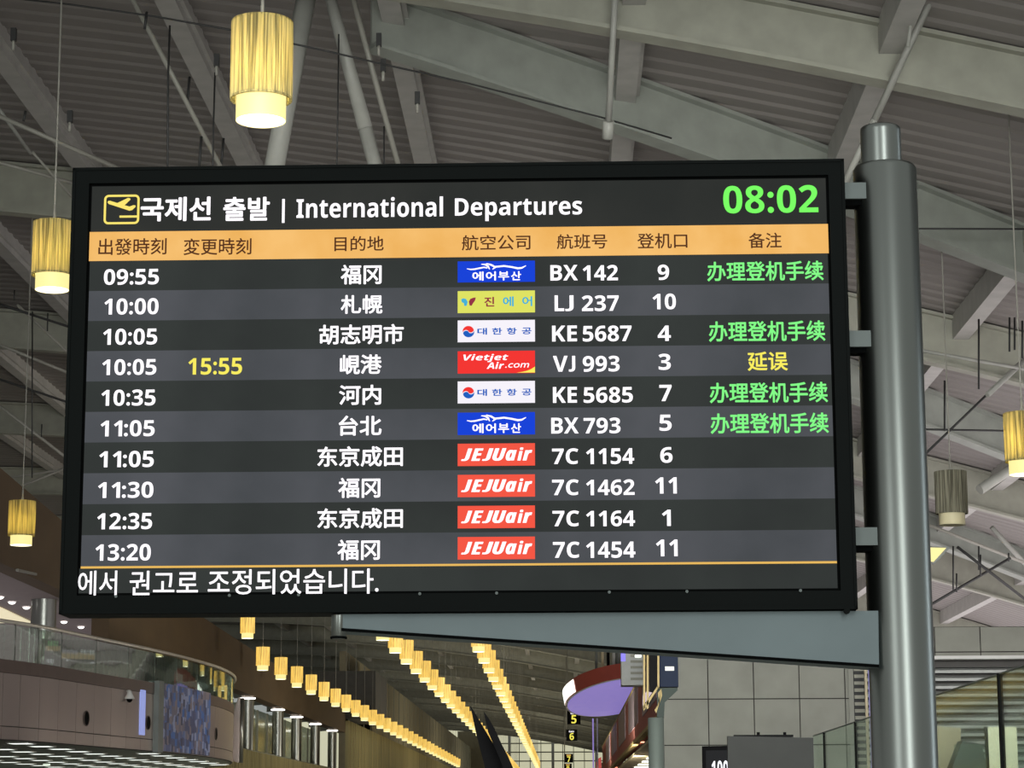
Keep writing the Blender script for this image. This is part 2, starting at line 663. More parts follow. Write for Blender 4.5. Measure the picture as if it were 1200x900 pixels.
# slanting ribs that leave a rib near the crown and meet the next at the eaves
for k in range(3):
    Y0, Y1 = RIBS[k] + 0.4, RIBS[k + 1] - 1.0
    if k == 0:
        Y0, Y1 = 31.2, 43.0
    mb = MB()
    pts = []
    for i in range(14):
        t = i / 13
        X = -2.6 + t * 21.6
        pts.append((X, Y0 + (Y1 - Y0) * t, roofz(X) - 0.02))
    mb.ibeam(pts, 0.86, 0.34, M['ribdark'])
    # bolted splice plate
    p = Vector(pts[2])
    struct(mb.build('roof_beam', origin=pts[0]))
# box purlins along the hall under the deck
for k in range(-5, 6):
    X = -2.3 + 3.3 * k
    mb = MB()
    mb.box((X - 0.15, 13, roofz(X) - 0.42), (X + 0.15, 330, roofz(X) + 0.05), M['purlin'])
    mb.box((X + 0.15, 13, roofz(X) - 0.30), (X + 0.21, 100, roofz(X) - 0.24), M['purlin'])
    struct(mb.build('roof_beam', origin=(X, 13, roofz(X))))


def seg(name, p0, Y0, p1, Y1, r, m='rod', r1=None, label=None, cat=None, extra=None):
    """a bar between two points of the place"""
    a, b = at(p0[0], p0[1], Y0), at(p1[0], p1[1], Y1)
    mb = MB()
    mb.tube([a, b], [r, r if r1 is None else r1], M[m], 10)
    if extra:
        extra(mb, a, b)
    o = mb.build(name, origin=a)
    if label:
        tag(o, label, cat)
    else:
        struct(o)
    return o


exec_later = []

# ================================================================== DEPARTURES BOARD
yaw = math.radians(-0.4)
bo = at(540, 455, 9.0)
BP = Plane(bo, (math.cos(yaw), math.sin(yaw), 0), (0, 0, 1))      # normal looks back at the viewer
BACK = -BP.n


def bpx(x, y):
    return BP.px(x, y)


# frame edges in board coordinates
L_, R_ = -1.5555, 1.5225
T_, B_ = 0.912, -0.874
sl, sr = -1.4885, 1.459
st, sb = 0.8475, -0.8025
board = thing('departures_board', 'large black departures board with ten flights lit, bolted to the steel post',
              'departures board', BP.p(0, B_, 0))
mb = MB()
DEP = 0.20
for (a0, b0_, a1, b1_) in ((L_, B_, sl, T_), (sr, B_, R_, T_), (sl, st, sr, T_), (sl, B_, sr, sb)):
    mb.prism([BP.p(a0, b0_, 0), BP.p(a1, b0_, 0), BP.p(a1, b1_, 0), BP.p(a0, b1_, 0)], BACK * DEP, M['housing'])
mb.prism([BP.p(L_ + .01, B_ + .01, -0.1), BP.p(R_ - .01, B_ + .01, -0.1), BP.p(R_ - .01, T_ - .01, -0.1), BP.p(L_ + .01, T_ - .01, -0.1)],
         BACK * 0.12, M['housing'])
# thin lip round the edge
for (a0, b0_, a1, b1_) in ((L_, B_, L_ + .012, T_), (R_ - .012, B_, R_, T_), (L_, T_ - .012, R_, T_), (L_, B_, R_, B_ + .012)):
    mb.prism([BP.p(a0, b0_, 0.004), BP.p(a1, b0_, 0.004), BP.p(a1, b1_, 0.004), BP.p(a0, b1_, 0.004)], BACK * 0.02, M['housing'])
mb.build('housing', board, BP.p(0, 0, 0))
mb = MB()
rect(mb, BP, sl - .0, sb, sr, st, M['slot'], -0.016, 0.002)
mb.build('screen_recess', board, BP.p(0, 0, 0))

# header field
v_band_t = bpx(540, 266.3)[1]
v_band_b = bpx(540, 300.6)[1]
v_line = bpx(540, 660.3)[1]
e = 0.010
mb = MB()
rect(mb, BP, sl + e, v_band_t, sr - e, st - e, M['header_led'], -0.012)
hdr = mb.build('header_field', board, BP.p(0, 0, 0))
def t(mb, body, x0, y0, x1, y1, m, bold=0.02, off=-0.009, shear=0.0):
    a0, b0_ = bpx(x0, y1)
    a1, b1_ = bpx(x1, y0)
    # keep level letters level: use the middle of the pixel box
    bc = (bpx((x0 + x1) / 2, y1)[1], bpx((x0 + x1) / 2, y0)[1])
    text(mb, BP, body, a0, bc[0], a1, bc[1], m, bold, off, shear)


def word(name, parent, body, x0, y0, x1, y1, m, bold=0.02, label=None):
    mb = MB()
    t(mb, body, x0, y0, x1, y1, m, bold)
    return tag(mb.build(name, parent, BP.p(*bpx(x0, y1), 0)), label)


word('title_lettering', hdr, '국제선', 164, 230, 247, 258.5, M['w_led'], 0.026)
word('title_lettering', hdr, '출발', 261, 230, 316, 258, M['w_led'], 0.026)
mb = MB()
t(mb, '|', 330, 232.5, 333.5, 260.5, M['w_led'], 0.0)
mb.build('title_divider', hdr, BP.p(0, 0, 0))
word('title_lettering', hdr, 'International', 347, 230.5, 519, 254, M['w_led'], 0.026)
word('title_lettering', hdr, 'Departures', 533, 231, 682, 258, M['w_led'], 0.026)
word('clock_lettering', hdr, '08:02', 848, 216.5, 958.5, 249, M['gc_led'], 0.035, 'green clock digits reading 08:02')
mb = MB()
# take-off pictogram in a rounded frame
px1 = (bpx(163, 262)[0] - bpx(121, 262)[0]) / 42.0


def ipt(x, y):
    return bpx(x, y)


c0, c1 = ipt(122.0, 261.0), ipt(162.0, 228.5)
rr = 4.2 * px1
loop = []
for (cx, cy, a) in ((c1[0] - rr, c1[1] - rr, 0), (c0[0] + rr, c1[1] - rr, 90), (c0[0] + rr, c0[1] + rr, 180), (c1[0] - rr, c0[1] + rr, 270)):
    for k in range(6):
        th = math.radians(a + 18 * k)
        loop.append((cx + rr * math.cos(th), cy + rr * math.sin(th)))
ribbon(mb, BP, loop, 2.6 * px1, M['i_led'], -0.009, True)
pl_pts = [(125.5, 236.5), (126.2, 234.8), (128.5, 234.6), (137.0, 237.2), (149.5, 231.2), (151.8, 231.6), (152.4, 233.2),
          (145.5, 239.8), (151.2, 241.4), (155.6, 239.8), (158.4, 240.0), (158.2, 242.0), (154.2, 245.6), (151.0, 246.2), (140, 242.6), (127, 238.4)]
mb.poly([BP.p(*ipt(x, y), -0.009) for x, y in reversed(pl_pts)], M['i_led'])
ribbon(mb, BP, [ipt(139.5, 253.2), ipt(161, 253.0)], 2.6 * px1, M['i_led'], -0.009)
tag(mb.build('take_off_pictogram', hdr, BP.p(0, 0, 0)), 'yellow aircraft take-off pictogram in a rounded square')

# orange column heading band
mb = MB()
rect(mb, BP, sl + e * .6, v_band_b, sr - e * .6, v_band_t, M['band_led'], -0.011)
band = mb.build('column_heading_band', board, BP.p(0, 0, 0))
tag(band, 'orange band with dark column headings')
for body, x0, y0, x1, y1 in (('出發時刻', 114.5, 278.5, 195, 298), ('変更時刻', 214.5, 278.5, 294.5, 298), ('目的地', 391.5, 276, 449.5, 293.5),
                             ('航空公司', 541, 274.5, 621.5, 292.5), ('航班号', 652.5, 273.5, 711.5, 291), ('登机口', 747, 272.5, 805.5, 290.5),
                             ('备注', 877.5, 272, 916, 290)):
    word('heading_lettering', band, body, x0, y0, x1, y1, M['brown_led'], 0.010)

# ten flight rows
N = (v_line - v_band_b) / 10.0
ROWS = [
    dict(tm='09:55', tb=(121, 314.5, 186, 333), ds='福冈', db=(399, 309.5, 447, 332.5), lg='busan', ly=(305.3, 330), fl=('BX', 645, 677, '142', 683, 724, 310, 328),
         gt='9', gb=(771, 309.5, 784, 327.5), rm='办理登机手续', rb=(829, 305.5, 965, 328.5)),
    dict(tm='10:00', tb=(121.5, 349, 185.5, 368), ds='札幌', db=(399, 345, 448, 367), lg='jin', ly=(340.2, 366), fl=('LJ', 650, 672, '237', 682, 725, 345.5, 364),
         gt='10', gb=(765, 343.5, 792, 362)),
    dict(tm='10:05', tb=(120, 384.5, 184, 403.5), ds='胡志明市', db=(373.5, 379.5, 473, 403), lg='kal', ly=(374.6, 400.2), fl=('KE', 647, 676, '5687', 683, 740, 381, 399.5),
         gt='4', gb=(771, 381, 786, 399), rm='办理登机手续', rb=(831, 375.5, 967, 399.5)),
    dict(tm='10:05', tb=(119, 420.3, 183, 439), ds='峴港', db=(398, 415, 447, 438), lg='vj', ly=(410.8, 437), fl=('VJ', 648, 674, '993', 683, 726, 416.5, 435),
         gt='3', gb=(772, 414, 786, 433), rm='延误', rb=(876.5, 411.5, 923, 434), rmc='y_led', ch='15:55', cb=(220, 419, 283.5, 438.5)),
    dict(tm='10:35', tb=(118, 456, 182, 475), ds='河内', db=(397, 450.5, 446.5, 474), lg='kal', ly=(446.2, 472), fl=('KE', 648, 676, '5685', 684, 741.5, 453, 471.5),
         gt='7', gb=(773, 450.5, 787, 469.5), rm='办理登机手续', rb=(832, 447.5, 970, 471.5)),
    dict(tm='11:05', tb=(117, 492, 181, 511), ds='台北', db=(396.5, 486.5, 447, 510), lg='busan', ly=(482.8, 509), fl=('BX', 646, 678, '793', 684, 727, 489, 507.5),
         gt='5', gb=(773, 485.5, 787, 504.5), rm='办理登机手续', rb=(833, 483.5, 971, 507.5)),
    dict(tm='11:05', tb=(115.5, 528, 180, 547.2), ds='东京成田', db=(371.5, 522.5, 472, 546.5), lg='jeju', ly=(519.3, 545.5), fl=('7C', 647, 677.5, '1154', 687, 743, 525, 543.5),
         gt='6', gb=(774, 523.5, 788, 542)),
    dict(tm='11:30', tb=(114, 564.3, 179.5, 583.2), ds='福冈', db=(396, 559.5, 445.5, 583), lg='jeju', ly=(555.8, 582), fl=('7C', 647, 678, '1462', 687, 743.5, 561.5, 580),
         gt='11', gb=(768, 559, 793, 578)),
    dict(tm='12:35', tb=(113, 600.8, 178, 620), ds='东京成田', db=(371.5, 595, 472, 619), lg='jeju', ly=(592.3, 618.6), fl=('7C', 647.5, 678.5, '1164', 687, 744, 598, 616.5),
         gt='1', gb=(776, 597, 786, 616)),
    dict(tm='13:20', tb=(111, 637.2, 176.5, 656.8), ds='福冈', db=(395, 632, 445, 656), lg='jeju', ly=(628.8, 655.2), fl=('7C', 648, 679, '1454', 687, 744.5, 634.5, 653.5),
         gt='11', gb=(769, 632, 794, 651.5)),
]
LOGO_LABEL = dict(busan='blue airline logo with a white seagull stroke over white Hangul', jin='lime airline logo with a two-tone butterfly and spaced Hangul',
                  kal='white airline logo with a red and blue roundel and blue Hangul', vj='red airline logo with slanted white lettering and a yellow corner',
                  jeju='coral airline logo with slanted white lettering')


def logo(mb, kind, x0, y0, x1, y1):
    a0, _ = bpx(x0, y1)
    a1, _ = bpx(x1, y0)
    b0_ = bpx((x0 + x1) / 2, y1)[1]
    b1_ = bpx((x0 + x1) / 2, y0)[1]
    w, h = a1 - a0, b1_ - b0_
    o1, o2 = -0.0085, -0.006

    def q(x, y):
        return (a0 + w * x, b0_ + h * (1 - y))

    def tx(body, fx0, fy0, fx1, fy1, m, bold, slant=False, shear=0.0, heavy=False):
        p, r_ = q(fx0, fy1), q(fx1, fy0)
        if heavy:
            for dx in (-.008 * w, .008 * w):
                text(mb, BP, body, p[0] + dx + .008 * w, p[1], r_[0] + dx - .008 * w, r_[1], m, bold, o2, shear, slant)
        else:
            text(mb, BP, body, p[0], p[1], r_[0], r_[1], m, bold, o2, shear, slant)
    bg = dict(busan='blue_led', jin='lime_led', kal='white_led', vj='red_led', jeju='coral_led')[kind]
    rect(mb, BP, a0, b0_, a1, b1_, M[bg], o1)
    if kind == 'busan':
        s1 = [(0.12, .36), (.17, .395), (.22, .385), (.28, .34), (.34, .30), (.385, .335)]
        ribbon(mb, BP, [q(*p) for p in s1], [.03 * h, .06 * h, .07 * h, .07 * h, .06 * h, .05 * h], M['w_led'], o2)
        s2 = [(.305, .15), (.36, .17), (.395, .26), (.415, .40)]
        ribbon(mb, BP, [q(*p) for p in s2], [.03 * h, .08 * h, .09 * h, .03 * h], M['w_led'], o2)
        s3 = [(.37, .12), (.43, .18), (.48, .28), (.53, .27), (.60, .245), (.70, .30), (.78, .365), (.83, .345), (.885, .24)]
        ribbon(mb, BP, [q(*p) for p in s3], [.04 * h, .08 * h, .08 * h, .08 * h, .08 * h, .08 * h, .09 * h, .08 * h, .03 * h], M['w_led'], o2)
        s4 = [(.45, .40), (.475, .33), (.50, .28)]
        ribbon(mb, BP, [q(*p) for p in s4], [.03 * h, .07 * h, .07 * h], M['w_led'], o2)
        for i, ch in enumerate('에어부산'):
            tx(ch, (.19, .365, .525, .69)[i], .50, (.335, .495, .665, .82)[i], .93, M['w_led'], 0.02)
    elif kind == 'jin':
        for (pts, m) in (([(.045, .38), (.075, .33), (.11, .37), (.13, .50), (.115, .68), (.085, .68), (.08, .55), (.055, .52)], 'sky_led'),
                         ([(.145, .48), (.165, .36), (.205, .31), (.235, .30), (.225, .44), (.20, .56), (.18, .68), (.155, .66), (.15, .58)], 'plum_led')):
            mb.poly([BP.p(*q(*p), o2) for p in reversed(pts)], M[m])
        tx('진', .345, .28, .475, .72, M['plum_led'], 0.022)
        tx('에', .585, .27, .725, .72, M['sky_led'], 0.022)
        tx('어', .835, .27, .965, .72, M['sky_led'], 0.022)
    elif kind == 'kal':
        cx, cy = q(.14, .52)
        r_ = .245 * h
        for (m, s_) in (('red_led', 1), ('navy_led', -1)):
            pts = []
            for k in range(13):                      # outer half circle
                th = PI * (1 - k / 12)
                pts.append((r_ * math.cos(th), r_ * math.sin(th)))
            for k in range(1, 8):                    # back along the wave
                th = -PI * k / 8
                pts.append((r_ * .5 + r_ * .5 * math.cos(th), r_ * .38 * math.sin(th) * 1.0))
            for k in range(0, 8):
                th = PI * k / 8
                pts.append((-r_ * .5 + r_ * .5 * math.cos(th), r_ * .38 * math.sin(th)))
            A = math.radians(18)
            pts2 = []
            for (x, y) in pts:
                x, y = s_ * x, s_ * (y + r_ * .07)
                pts2.append((cx + 1.05 * (x * math.cos(A) - y * math.sin(A)), cy + x * math.sin(A) + y * math.cos(A)))
            mb.poly([BP.p(*p, o2) for p in pts2], M[m])
        for i, ch in enumerate('대한항공'):
            tx(ch, (.255, .445, .635, .83)[i], .36, (.38, .575, .765, .955)[i], .67, M['navy_led'], 0.024)
    elif kind == 'vj':
        tx('Vietjet', .075, .14, .655, .50, M['w_led'], 0.022, True)
        tx('Air', .375, .50, .60, .80, M['w_led'], 0.026, True)
        tx('.com', .615, .56, .925, .76, M['w_led'], 0.0, False, 0.25)
        pts = [(.76, .985), (.83, .955), (.90, .90), (.95, .83), (1.0, .72), (1.0, .985)]
        mb.poly([BP.p(*q(*p), o2) for p in pts], M['y_led'])
    else:
        for ch, x0_, x1_ in (('J', .045, .19), ('E', .175, .335), ('J', .315, .465), ('U', .45, .632)):
            tx(ch, x0_, .22, x1_, .775, M['w_led'], 0.034, ch != 'J', 0.24 if ch == 'J' else 0.12, True)
        tx('a', .622, .30, .765, .775, M['w_led'], 0.036, True, .1, True)
        tx('i', .772, .19, .85, .775, M['w_led'], 0.036, True, .1, True)
        tx('r', .84, .31, .965, .775, M['w_led'], 0.036, True, .1, True)


for i, rw in enumerate(ROWS):
    b1_ = v_band_b + N * i
    b0_ = b1_ + N
    mb = MB()
    rect(mb, BP, sl + e, b0_, sr - e, b1_, M['dark_led' if i % 2 == 0 else 'light_led'], -0.012)
    row = mb.build('flight_row', board, BP.p(0, (b0_ + b1_) / 2, 0))
    mb = MB()
    t(mb, rw['tm'], *rw['tb'], M['w_led'], 0.028)
    mb.build('time_lettering', row, BP.p(0, b0_, 0))
    if 'ch' in rw:
        mb = MB()
        t(mb, rw['ch'], *rw['cb'], M['y_led'], 0.028)
        tag(mb.build('changed_time_lettering', row, BP.p(0, b0_, 0)), 'yellow changed time reading 15:55')
    mb = MB()
    t(mb, rw['ds'], *rw['db'], M['w_led'], 0.020)
    mb.build('destination_lettering', row, BP.p(0, b0_, 0))
    mb = MB()
    logo(mb, rw['lg'], 536.2, rw['ly'][0], 626.8, rw['ly'][1])
    tag(mb.build('airline_logo', row, BP.p(0, b0_, 0)), LOGO_LABEL[rw['lg']])
    f = rw['fl']
    if f[0][1] == 'J':
        # the letter J stands on the line here
        mb = MB()
        xm = f[1] + (f[2] - f[1]) * (0.50 if f[0][0] == 'L' else 0.66)
        t(mb, f[0][0], f[1], f[6], xm, f[7], M['w_led'], 0.026)
        t(mb, 'J', xm + 1.5, f[6], f[2], f[7], M['w_led'], 0.026)
        mb.build('airline_code_lettering', row, BP.p(0, b0_, 0))
    else:
        word('airline_code_lettering', row, f[0], f[1], f[6], f[2], f[7], M['w_led'], 0.026)
    word('flight_number_lettering', row, f[3], f[4], f[6], f[5], f[7], M['w_led'], 0.026)
    mb = MB()
    t(mb, rw['gt'], *rw['gb'], M['w_led'], 0.028)
    mb.build('gate_lettering', row, BP.p(0, b0_, 0))
    if 'rm' in rw:
        mb = MB()
        t(mb, rw['rm'], *rw['rb'], M[rw.get('rmc', 'g_led')], 0.018)
        tag(mb.build('remark_lettering', row, BP.p(0, b0_, 0)), 'yellow remark lettering' if 'rmc' in rw else 'green remark lettering')

# ticker strip under a gold line
mb = MB()
rect(mb, BP, sl + e, v_line - 0.0085, sr - e, v_line, M['o_led'], -0.0105)
mb.build('gold_line', board, BP.p(0, 0, 0))
mb = MB()
rect(mb, BP, sl + e * .4, sb + e, sr - e, v_line - 0.0085, M['dark_led'], -0.012)
tick = mb.build('ticker_strip', board, BP.p(0, 0, 0))
word('ticker_lettering', tick, '에서', 90.5, 668.5, 137, 697.5, M['w_led'], 0.008)
word('ticker_lettering', tick, '권고로', 151, 668.5, 232, 697, M['w_led'], 0.008)
word('ticker_lettering', tick, '조정되었습니다.', 243, 666.5, 443.5, 696, M['w_led'], 0.008)
mb = MB()
for x in (136, 269, 350, 492, 582, 714, 805, 938):
    p = BP.p(*bpx(x, 695.5 + (540 - x) * 0.0085), 0.0)
    mb.tube([p, p + BP.n * 0.006], 0.006, M['bracket'], 8)
mb.build('trim_screws', board, BP.p(0, 0, 0))

# ================================================================== POST WITH ARM
post_Y = 9.12
pc = at(1049, 560, post_Y)
post = thing('steel_post', 'tall round brushed steel post carrying the departures board on a tapered arm', 'post', (pc.x, pc.y, 0.001))
ztop = at(1040, 188, post_Y - 0.12).z
zcap = at(1036, 141, post_Y - 0.1).z
RP = 0.1265
mb = MB()
mb.lathe([(0.0, ztop + .012), (RP - .03, ztop + .012), (RP - .008, ztop + .006), (RP, ztop - .008), (RP, 0.03), (RP + .0, 0.001)], M['steel'], 64, (pc.x, pc.y, 0))
mb.build('shaft', post, (pc.x, pc.y, 0.001))
mb = MB()
cx = pc.x - 0.012
mb.lathe([(0.0, zcap), (0.074, zcap), (0.080, zcap - .006), (0.081, zcap - .02), (0.081, ztop + .0)], M['steel'], 48, (cx, pc.y, 0))
mb.build('cap', post, (cx, pc.y, ztop))
mb = MB()
mb.lathe([(RP + .09, 0.001), (RP + .09, 0.02), (RP, 0.024)], M['steel'], 48, (pc.x, pc.y, 0))
mb.build('base_flange', post, (pc.x, pc.y, 0.001))
# tapered arm under the board
AP = Plane(at(700, 745, 9.03), (math.cos(yaw), math.sin(yaw), 0), (0, 0, 1))
arm_px = [(398, 717), (1014, 714), (1018, 782), (409, 740.5)]
arm_px = [(399, 719), (1020, 717), (1021, 782.5), (399, 739.5)]
A = [AP.px(*p) for p in arm_px]
ztop_arm = B_ + bo.z - AP.o.z - 0.004
A = [(A[0][0], ztop_arm), (A[1][0] + .03, ztop_arm), (A[2][0] + .03, A[2][1]), (A[3][0], A[3][1])]
mb = MB()
mb.prism([AP.p(a, b, 0) for a, b in reversed(A)], -AP.n * 0.17, M['steel_arm'])
# thin rolled bottom edge
for k in (0,):
    d = 0.004
    mb.prism([AP.p(A[3][0], A[3][1], 0.003), AP.p(A[2][0], A[2][1], 0.003), AP.p(A[2][0], A[2][1] + .012, 0.003), AP.p(A[3][0], A[3][1] + .012, 0.003)], -AP.n * 0.003, M['slot'])
mb.build('arm', post, AP.p(0, 0, 0))
mb = MB()
c = at(397, 733, 9.06)
zt = BP.o.z + B_ - 0.006
zb = at(397, 748, 9.03).z
mb.lathe([(0.0, zb), (0.024, zb), (0.029, zb + .006), (0.029, zt)], M['steel'], 24, (c.x, c.y, 0))
mb.lathe([(0.033, zb), (0.033, zb + .008), (0.029, zb + .008)], M['slot'], 24, (c.x, c.y, 0))
mb.build('arm_end_tube', post, (c.x, c.y, zb))
for (x, y0, y1) in ((999, 216, 235), (1004, 389, 408), (1010, 619, 640)):
    mb = MB()
    p0 = at(x - 8, y1, 9.06)
    p0.x = BP.o.x + R_ + 0.006
    p1 = at(x + 20, y0, 9.06)
    mb.box((p0.x, 9.03, p0.z), (p1.x, 9.13, p1.z), M['bracket'])
    p2 = at(x + 4, y1 + 6, 9.06)
    mb.box((p0.x + .002, 9.05, p2.z), (p1.x, 9.12, p0.z), M['slot'])
    mb.build('bracket', post, p0)
mb = MB()
p = at(992, 717.5, 9.0)
mb.disc(p + Vector((0, .0, .004)), (0, -1, 0), 0.012, M['housing'], 12, 0.02)
mb.build('bolt', post, p)

# ================================================================== PENDANT LAMPS
SR, SH, IR, ID = 0.25, 0.66, 0.204, 0.18      # shade radius, height; diffuser radius, drop below the shade


def lamp_meshes(kind, n):
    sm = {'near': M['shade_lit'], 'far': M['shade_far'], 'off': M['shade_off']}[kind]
    im, bm_ = (M['lamp_in_off'], M['lamp_in_off']) if kind == 'off' else (M['lamp_in'], M['lamp_bot'])
    a = MB()
    wob = 0.004 if n > 40 else 0.0
    a.lathe([(SR, 0), (SR, SH)], sm, n, wob=wob, smooth=False)
    a.lathe([(SR - .012, SH), (SR - .012, 0)], sm, max(16, n // 3))
    a.lathe([(SR + .003, -0.004), (SR + .003, 0.014), (SR - .014, 0.014), (SR - .014, -0.004), (SR + .003, -.004)], sm, max(16, n // 2))
    a.lathe([(SR + .003, SH - .012), (SR + .003, SH + .004), (0.03, SH + .004)], sm, max(16, n // 2))
    b = MB()
    b.lathe([(IR, 0.06), (IR, -ID)], im, max(16, n // 3))
    b.lathe([(IR - .006, -ID + .004), (0.0, -ID + .004)], bm_, max(16, n // 3))
    c = MB()
    c.lathe([(0.011, 0), (0.011, 1)], M['rod'], 8)
    d = MB()
    d.lathe([(0.028, SH), (0.028, SH + .05), (0.016, SH + .09), (0.016, SH + .22), (0.0, SH + .22)], M['rod'], 10)
    out = []
    for nm, x in (('shade', a), ('diffuser', b), ('cord', c), ('cord_grip', d)):
        o = x.build(nm)
        out.append((nm, o.data))
        bpy.data.objects.remove(o)
    return out


LM = {'near': lamp_meshes('near', 120), 'far': lamp_meshes('far', 24), 'off': lamp_meshes('off', 64)}


def lamp(kind, x, y, z, label, group, power=0):
    """z: bottom edge of the shade"""
    r = thing('pendant_lamp', label, 'pendant lamp', (x, y, z), group)
    for nm, me in LM[kind]:
        o = bpy.data.objects.new(nm, me)
        COL.objects.link(o)
        o.parent = r
        if nm == 'cord':
            o.location = (0, 0, SH + .1)
            o.scale = (1, 1, roofz(x) - 0.02 - (z + SH + .1))
    if power:
        l = bpy.data.lights.new('bulb', 'POINT')
        l.energy = power
        l.color = (1.0, 0.86, 0.46)
        l.shadow_soft_size = 0.05
        o = bpy.data.objects.new('bulb', l)
        COL.objects.link(o)
        o.parent = r
        o.location = (0, 0, 0.26)
    return r


def lamp_px(kind, px, y_bottom, Y, label, group, power=0):
    p = at(px, y_bottom, Y)
    return lamp(kind, p.x, p.y, p.z, label, group, power)


NEARG = 'large pendant lamps in the near bays'
lamp_px('near', 306, 117, 18.3, 'largest lit pleated pendant lamp, hanging above the board title', NEARG, 11)
lamp_px('near', 61.5, 323, 27.6, 'lit pleated pendant lamp half hidden by the board beside its upper left corner', NEARG, 11)
lamp_px('near', 25, 628, 44.0, 'small lit pleated pendant lamp in front of the brown wall left of the board', NEARG, 11)
lamp_px('near', 1200, 541, 31.5, 'lit pleated pendant lamp cut by the frame, beyond the steel post', NEARG, 11)
lamp_px('off', 1115.5, 602, 36.5, 'unlit grey pleated pendant lamp hanging just beyond the steel post', NEARG)

ROWG = ('pendant lamps of the left row', 'pendant lamps of the middle row', 'pendant lamps of the right row')
rowname = ('along the brown wall', 'ending at the black blades', 'nearest the gate signs')
rows = []
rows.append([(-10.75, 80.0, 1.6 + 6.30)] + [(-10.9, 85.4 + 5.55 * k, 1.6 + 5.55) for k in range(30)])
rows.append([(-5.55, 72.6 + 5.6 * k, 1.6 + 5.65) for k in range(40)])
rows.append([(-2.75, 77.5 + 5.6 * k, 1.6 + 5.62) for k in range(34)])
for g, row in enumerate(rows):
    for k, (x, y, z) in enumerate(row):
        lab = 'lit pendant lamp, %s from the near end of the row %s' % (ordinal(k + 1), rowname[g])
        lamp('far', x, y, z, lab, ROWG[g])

# ================================================================== ROOF RODS, STRUTS AND CABLES
seg('roof_strut', (363, -25), 30.0, (318, 215), 30.0, 0.135, 'tube')
seg('roof_strut', (318, 215), 30.0, (287, 380), 30.0, 0.135, 'tube')
seg('roof_strut', (381, -25), 30.2, (428, 150), 30.6, 0.075, 'tube', 0.105)
seg('roof_strut', (428, 150), 30.6, (490, 385), 31.2, 0.10, 'tube')
seg('roof_tie', (287, 380), 30.0, (490, 385), 31.2, 0.03, 'rod')
seg('roof_strut', (411, -12), 30.4, (467, 195), 31.5, 0.04, 'rod')
seg('roof_strut', (467, 195), 31.5, (520, 390), 33, 0.04, 'rod')
seg('roof_strut', (148, -15), 30.0, (259, 197), 31.0, 0.035, 'rod')
seg('roof_strut', (259, 197), 31.0, (340, 352), 32.0, 0.035, 'rod')


def fitting(mb, a, b):
    t_ = (b - a).normalized()
    mb.tube([b - t_ * .02, b + t_ * .22], 0.075, M['tube'], 12)


seg('roof_strut', (721.5, -15), 28.4, (713, 143), 29.5, 0.042, 'tube', extra=fitting)
seg('roof_strut', (1098, -15), 28.0, (1025, 140), 29.0, 0.045, 'tube')
seg('roof_strut', (1025, 140), 29.0, (985, 225), 29.6, 0.045, 'tube')
seg('roof_tie', (1070, 8), 27.9, (1064, 55), 27.9, 0.024, 'tube')


def catenary(pts, r, m, name='cable'):
    mb = MB()
    mb.tube([at(x, y, Y) for x, y, Y in pts], r, M[m], 8)
    return struct(mb.build('roof_' + name, origin=at(*pts[0])))


catenary([(-10, -5, 28), (80, 5, 28), (180, 19, 28), (270, 35, 28), (392, 62, 28.3), (470, 80, 28.6), (550, 98, 29), (703, 137, 29.6), (787, 162, 30)], 0.013, 'cable')
catenary([(199, 30, 29), (197, 90, 29), (196, 260, 29)], 0.014, 'cable')
catenary([(252, 85, 30), (250, 150, 30), (249, 240, 30)], 0.012, 'cable')
catenary([(397, 40, 30), (396, 120, 30), (394, 240, 30)], 0.010, 'cable')
catenary([(450, 148, 30), (450, 230, 30)], 0.010, 'cable')
for (x, y0, y1, Y) in ((172, 14, 34, 28), (222, 90, 122, 31), (262, 162, 192, 31), (30, 130, 142, 30), (236, 160, 195, 30)):
    catenary([(x, y0, Y), (x - 2.5, y1, Y)], 0.018, 'cable', 'hanger')
# pulley fixings on the purlins
for (x, y, Y) in ((16, 42, 29.0), (254, 72, 30.0), (444, 48, 29.2), (449, 78, 29.4), (489, 116, 31), (82, 138, 31)):
    mb = MB()
    c = at(x, y, Y)
    mb.box((c.x - .035, c.y - .035, c.z - .07), (c.x + .035, c.y + .035, c.z + .10), M['cable'])
    mb.tube([(c.x, c.y, c.z - .2), (c.x, c.y, c.z)], 0.02, M['rod'], 8)
    struct(mb.build('roof_fixing', origin=c))
# left-hand bracing
for a, b, Y, r, m in (((-10, 132), (140, 198), 33, 0.035, 'rod'), ((-10, 188), (95, 217), 36, 0.03, 'rod'),
                      ((38, 178), (95, 243), 36, 0.022, 'rod'), ((-8, 118), (36, 180), 36, 0.03, 'tube'),
                      ((20, 357), (92, 425), 48, 0.03, 'rod'), ((-8, 401), (90, 441), 48, 0.032, 'rod'), ((-8, 354), (90, 386), 46, 0.026, 'cable'),
                      ((-8, 470), (90, 546), 50, 0.035, 'rod'), ((-5, 443), (90, 475), 50, 0.026, 'cable'),
                      ((-5, 582), (90, 543), 60, 0.035, 'rod'), ((-5, 562), (90, 548), 60, 0.03, 'rod')):
    seg('roof_tie', a, Y, b, Y + 1, r, m)
for (x, y0, y1, Y) in ((17, 340, 352, 46), (56, 367, 388, 46), (49, 497, 512, 50), (38, 365, 560, 46)):
    catenary([(x, y0, Y), (x - .5, y1, Y)], 0.014, 'cable', 'hanger')
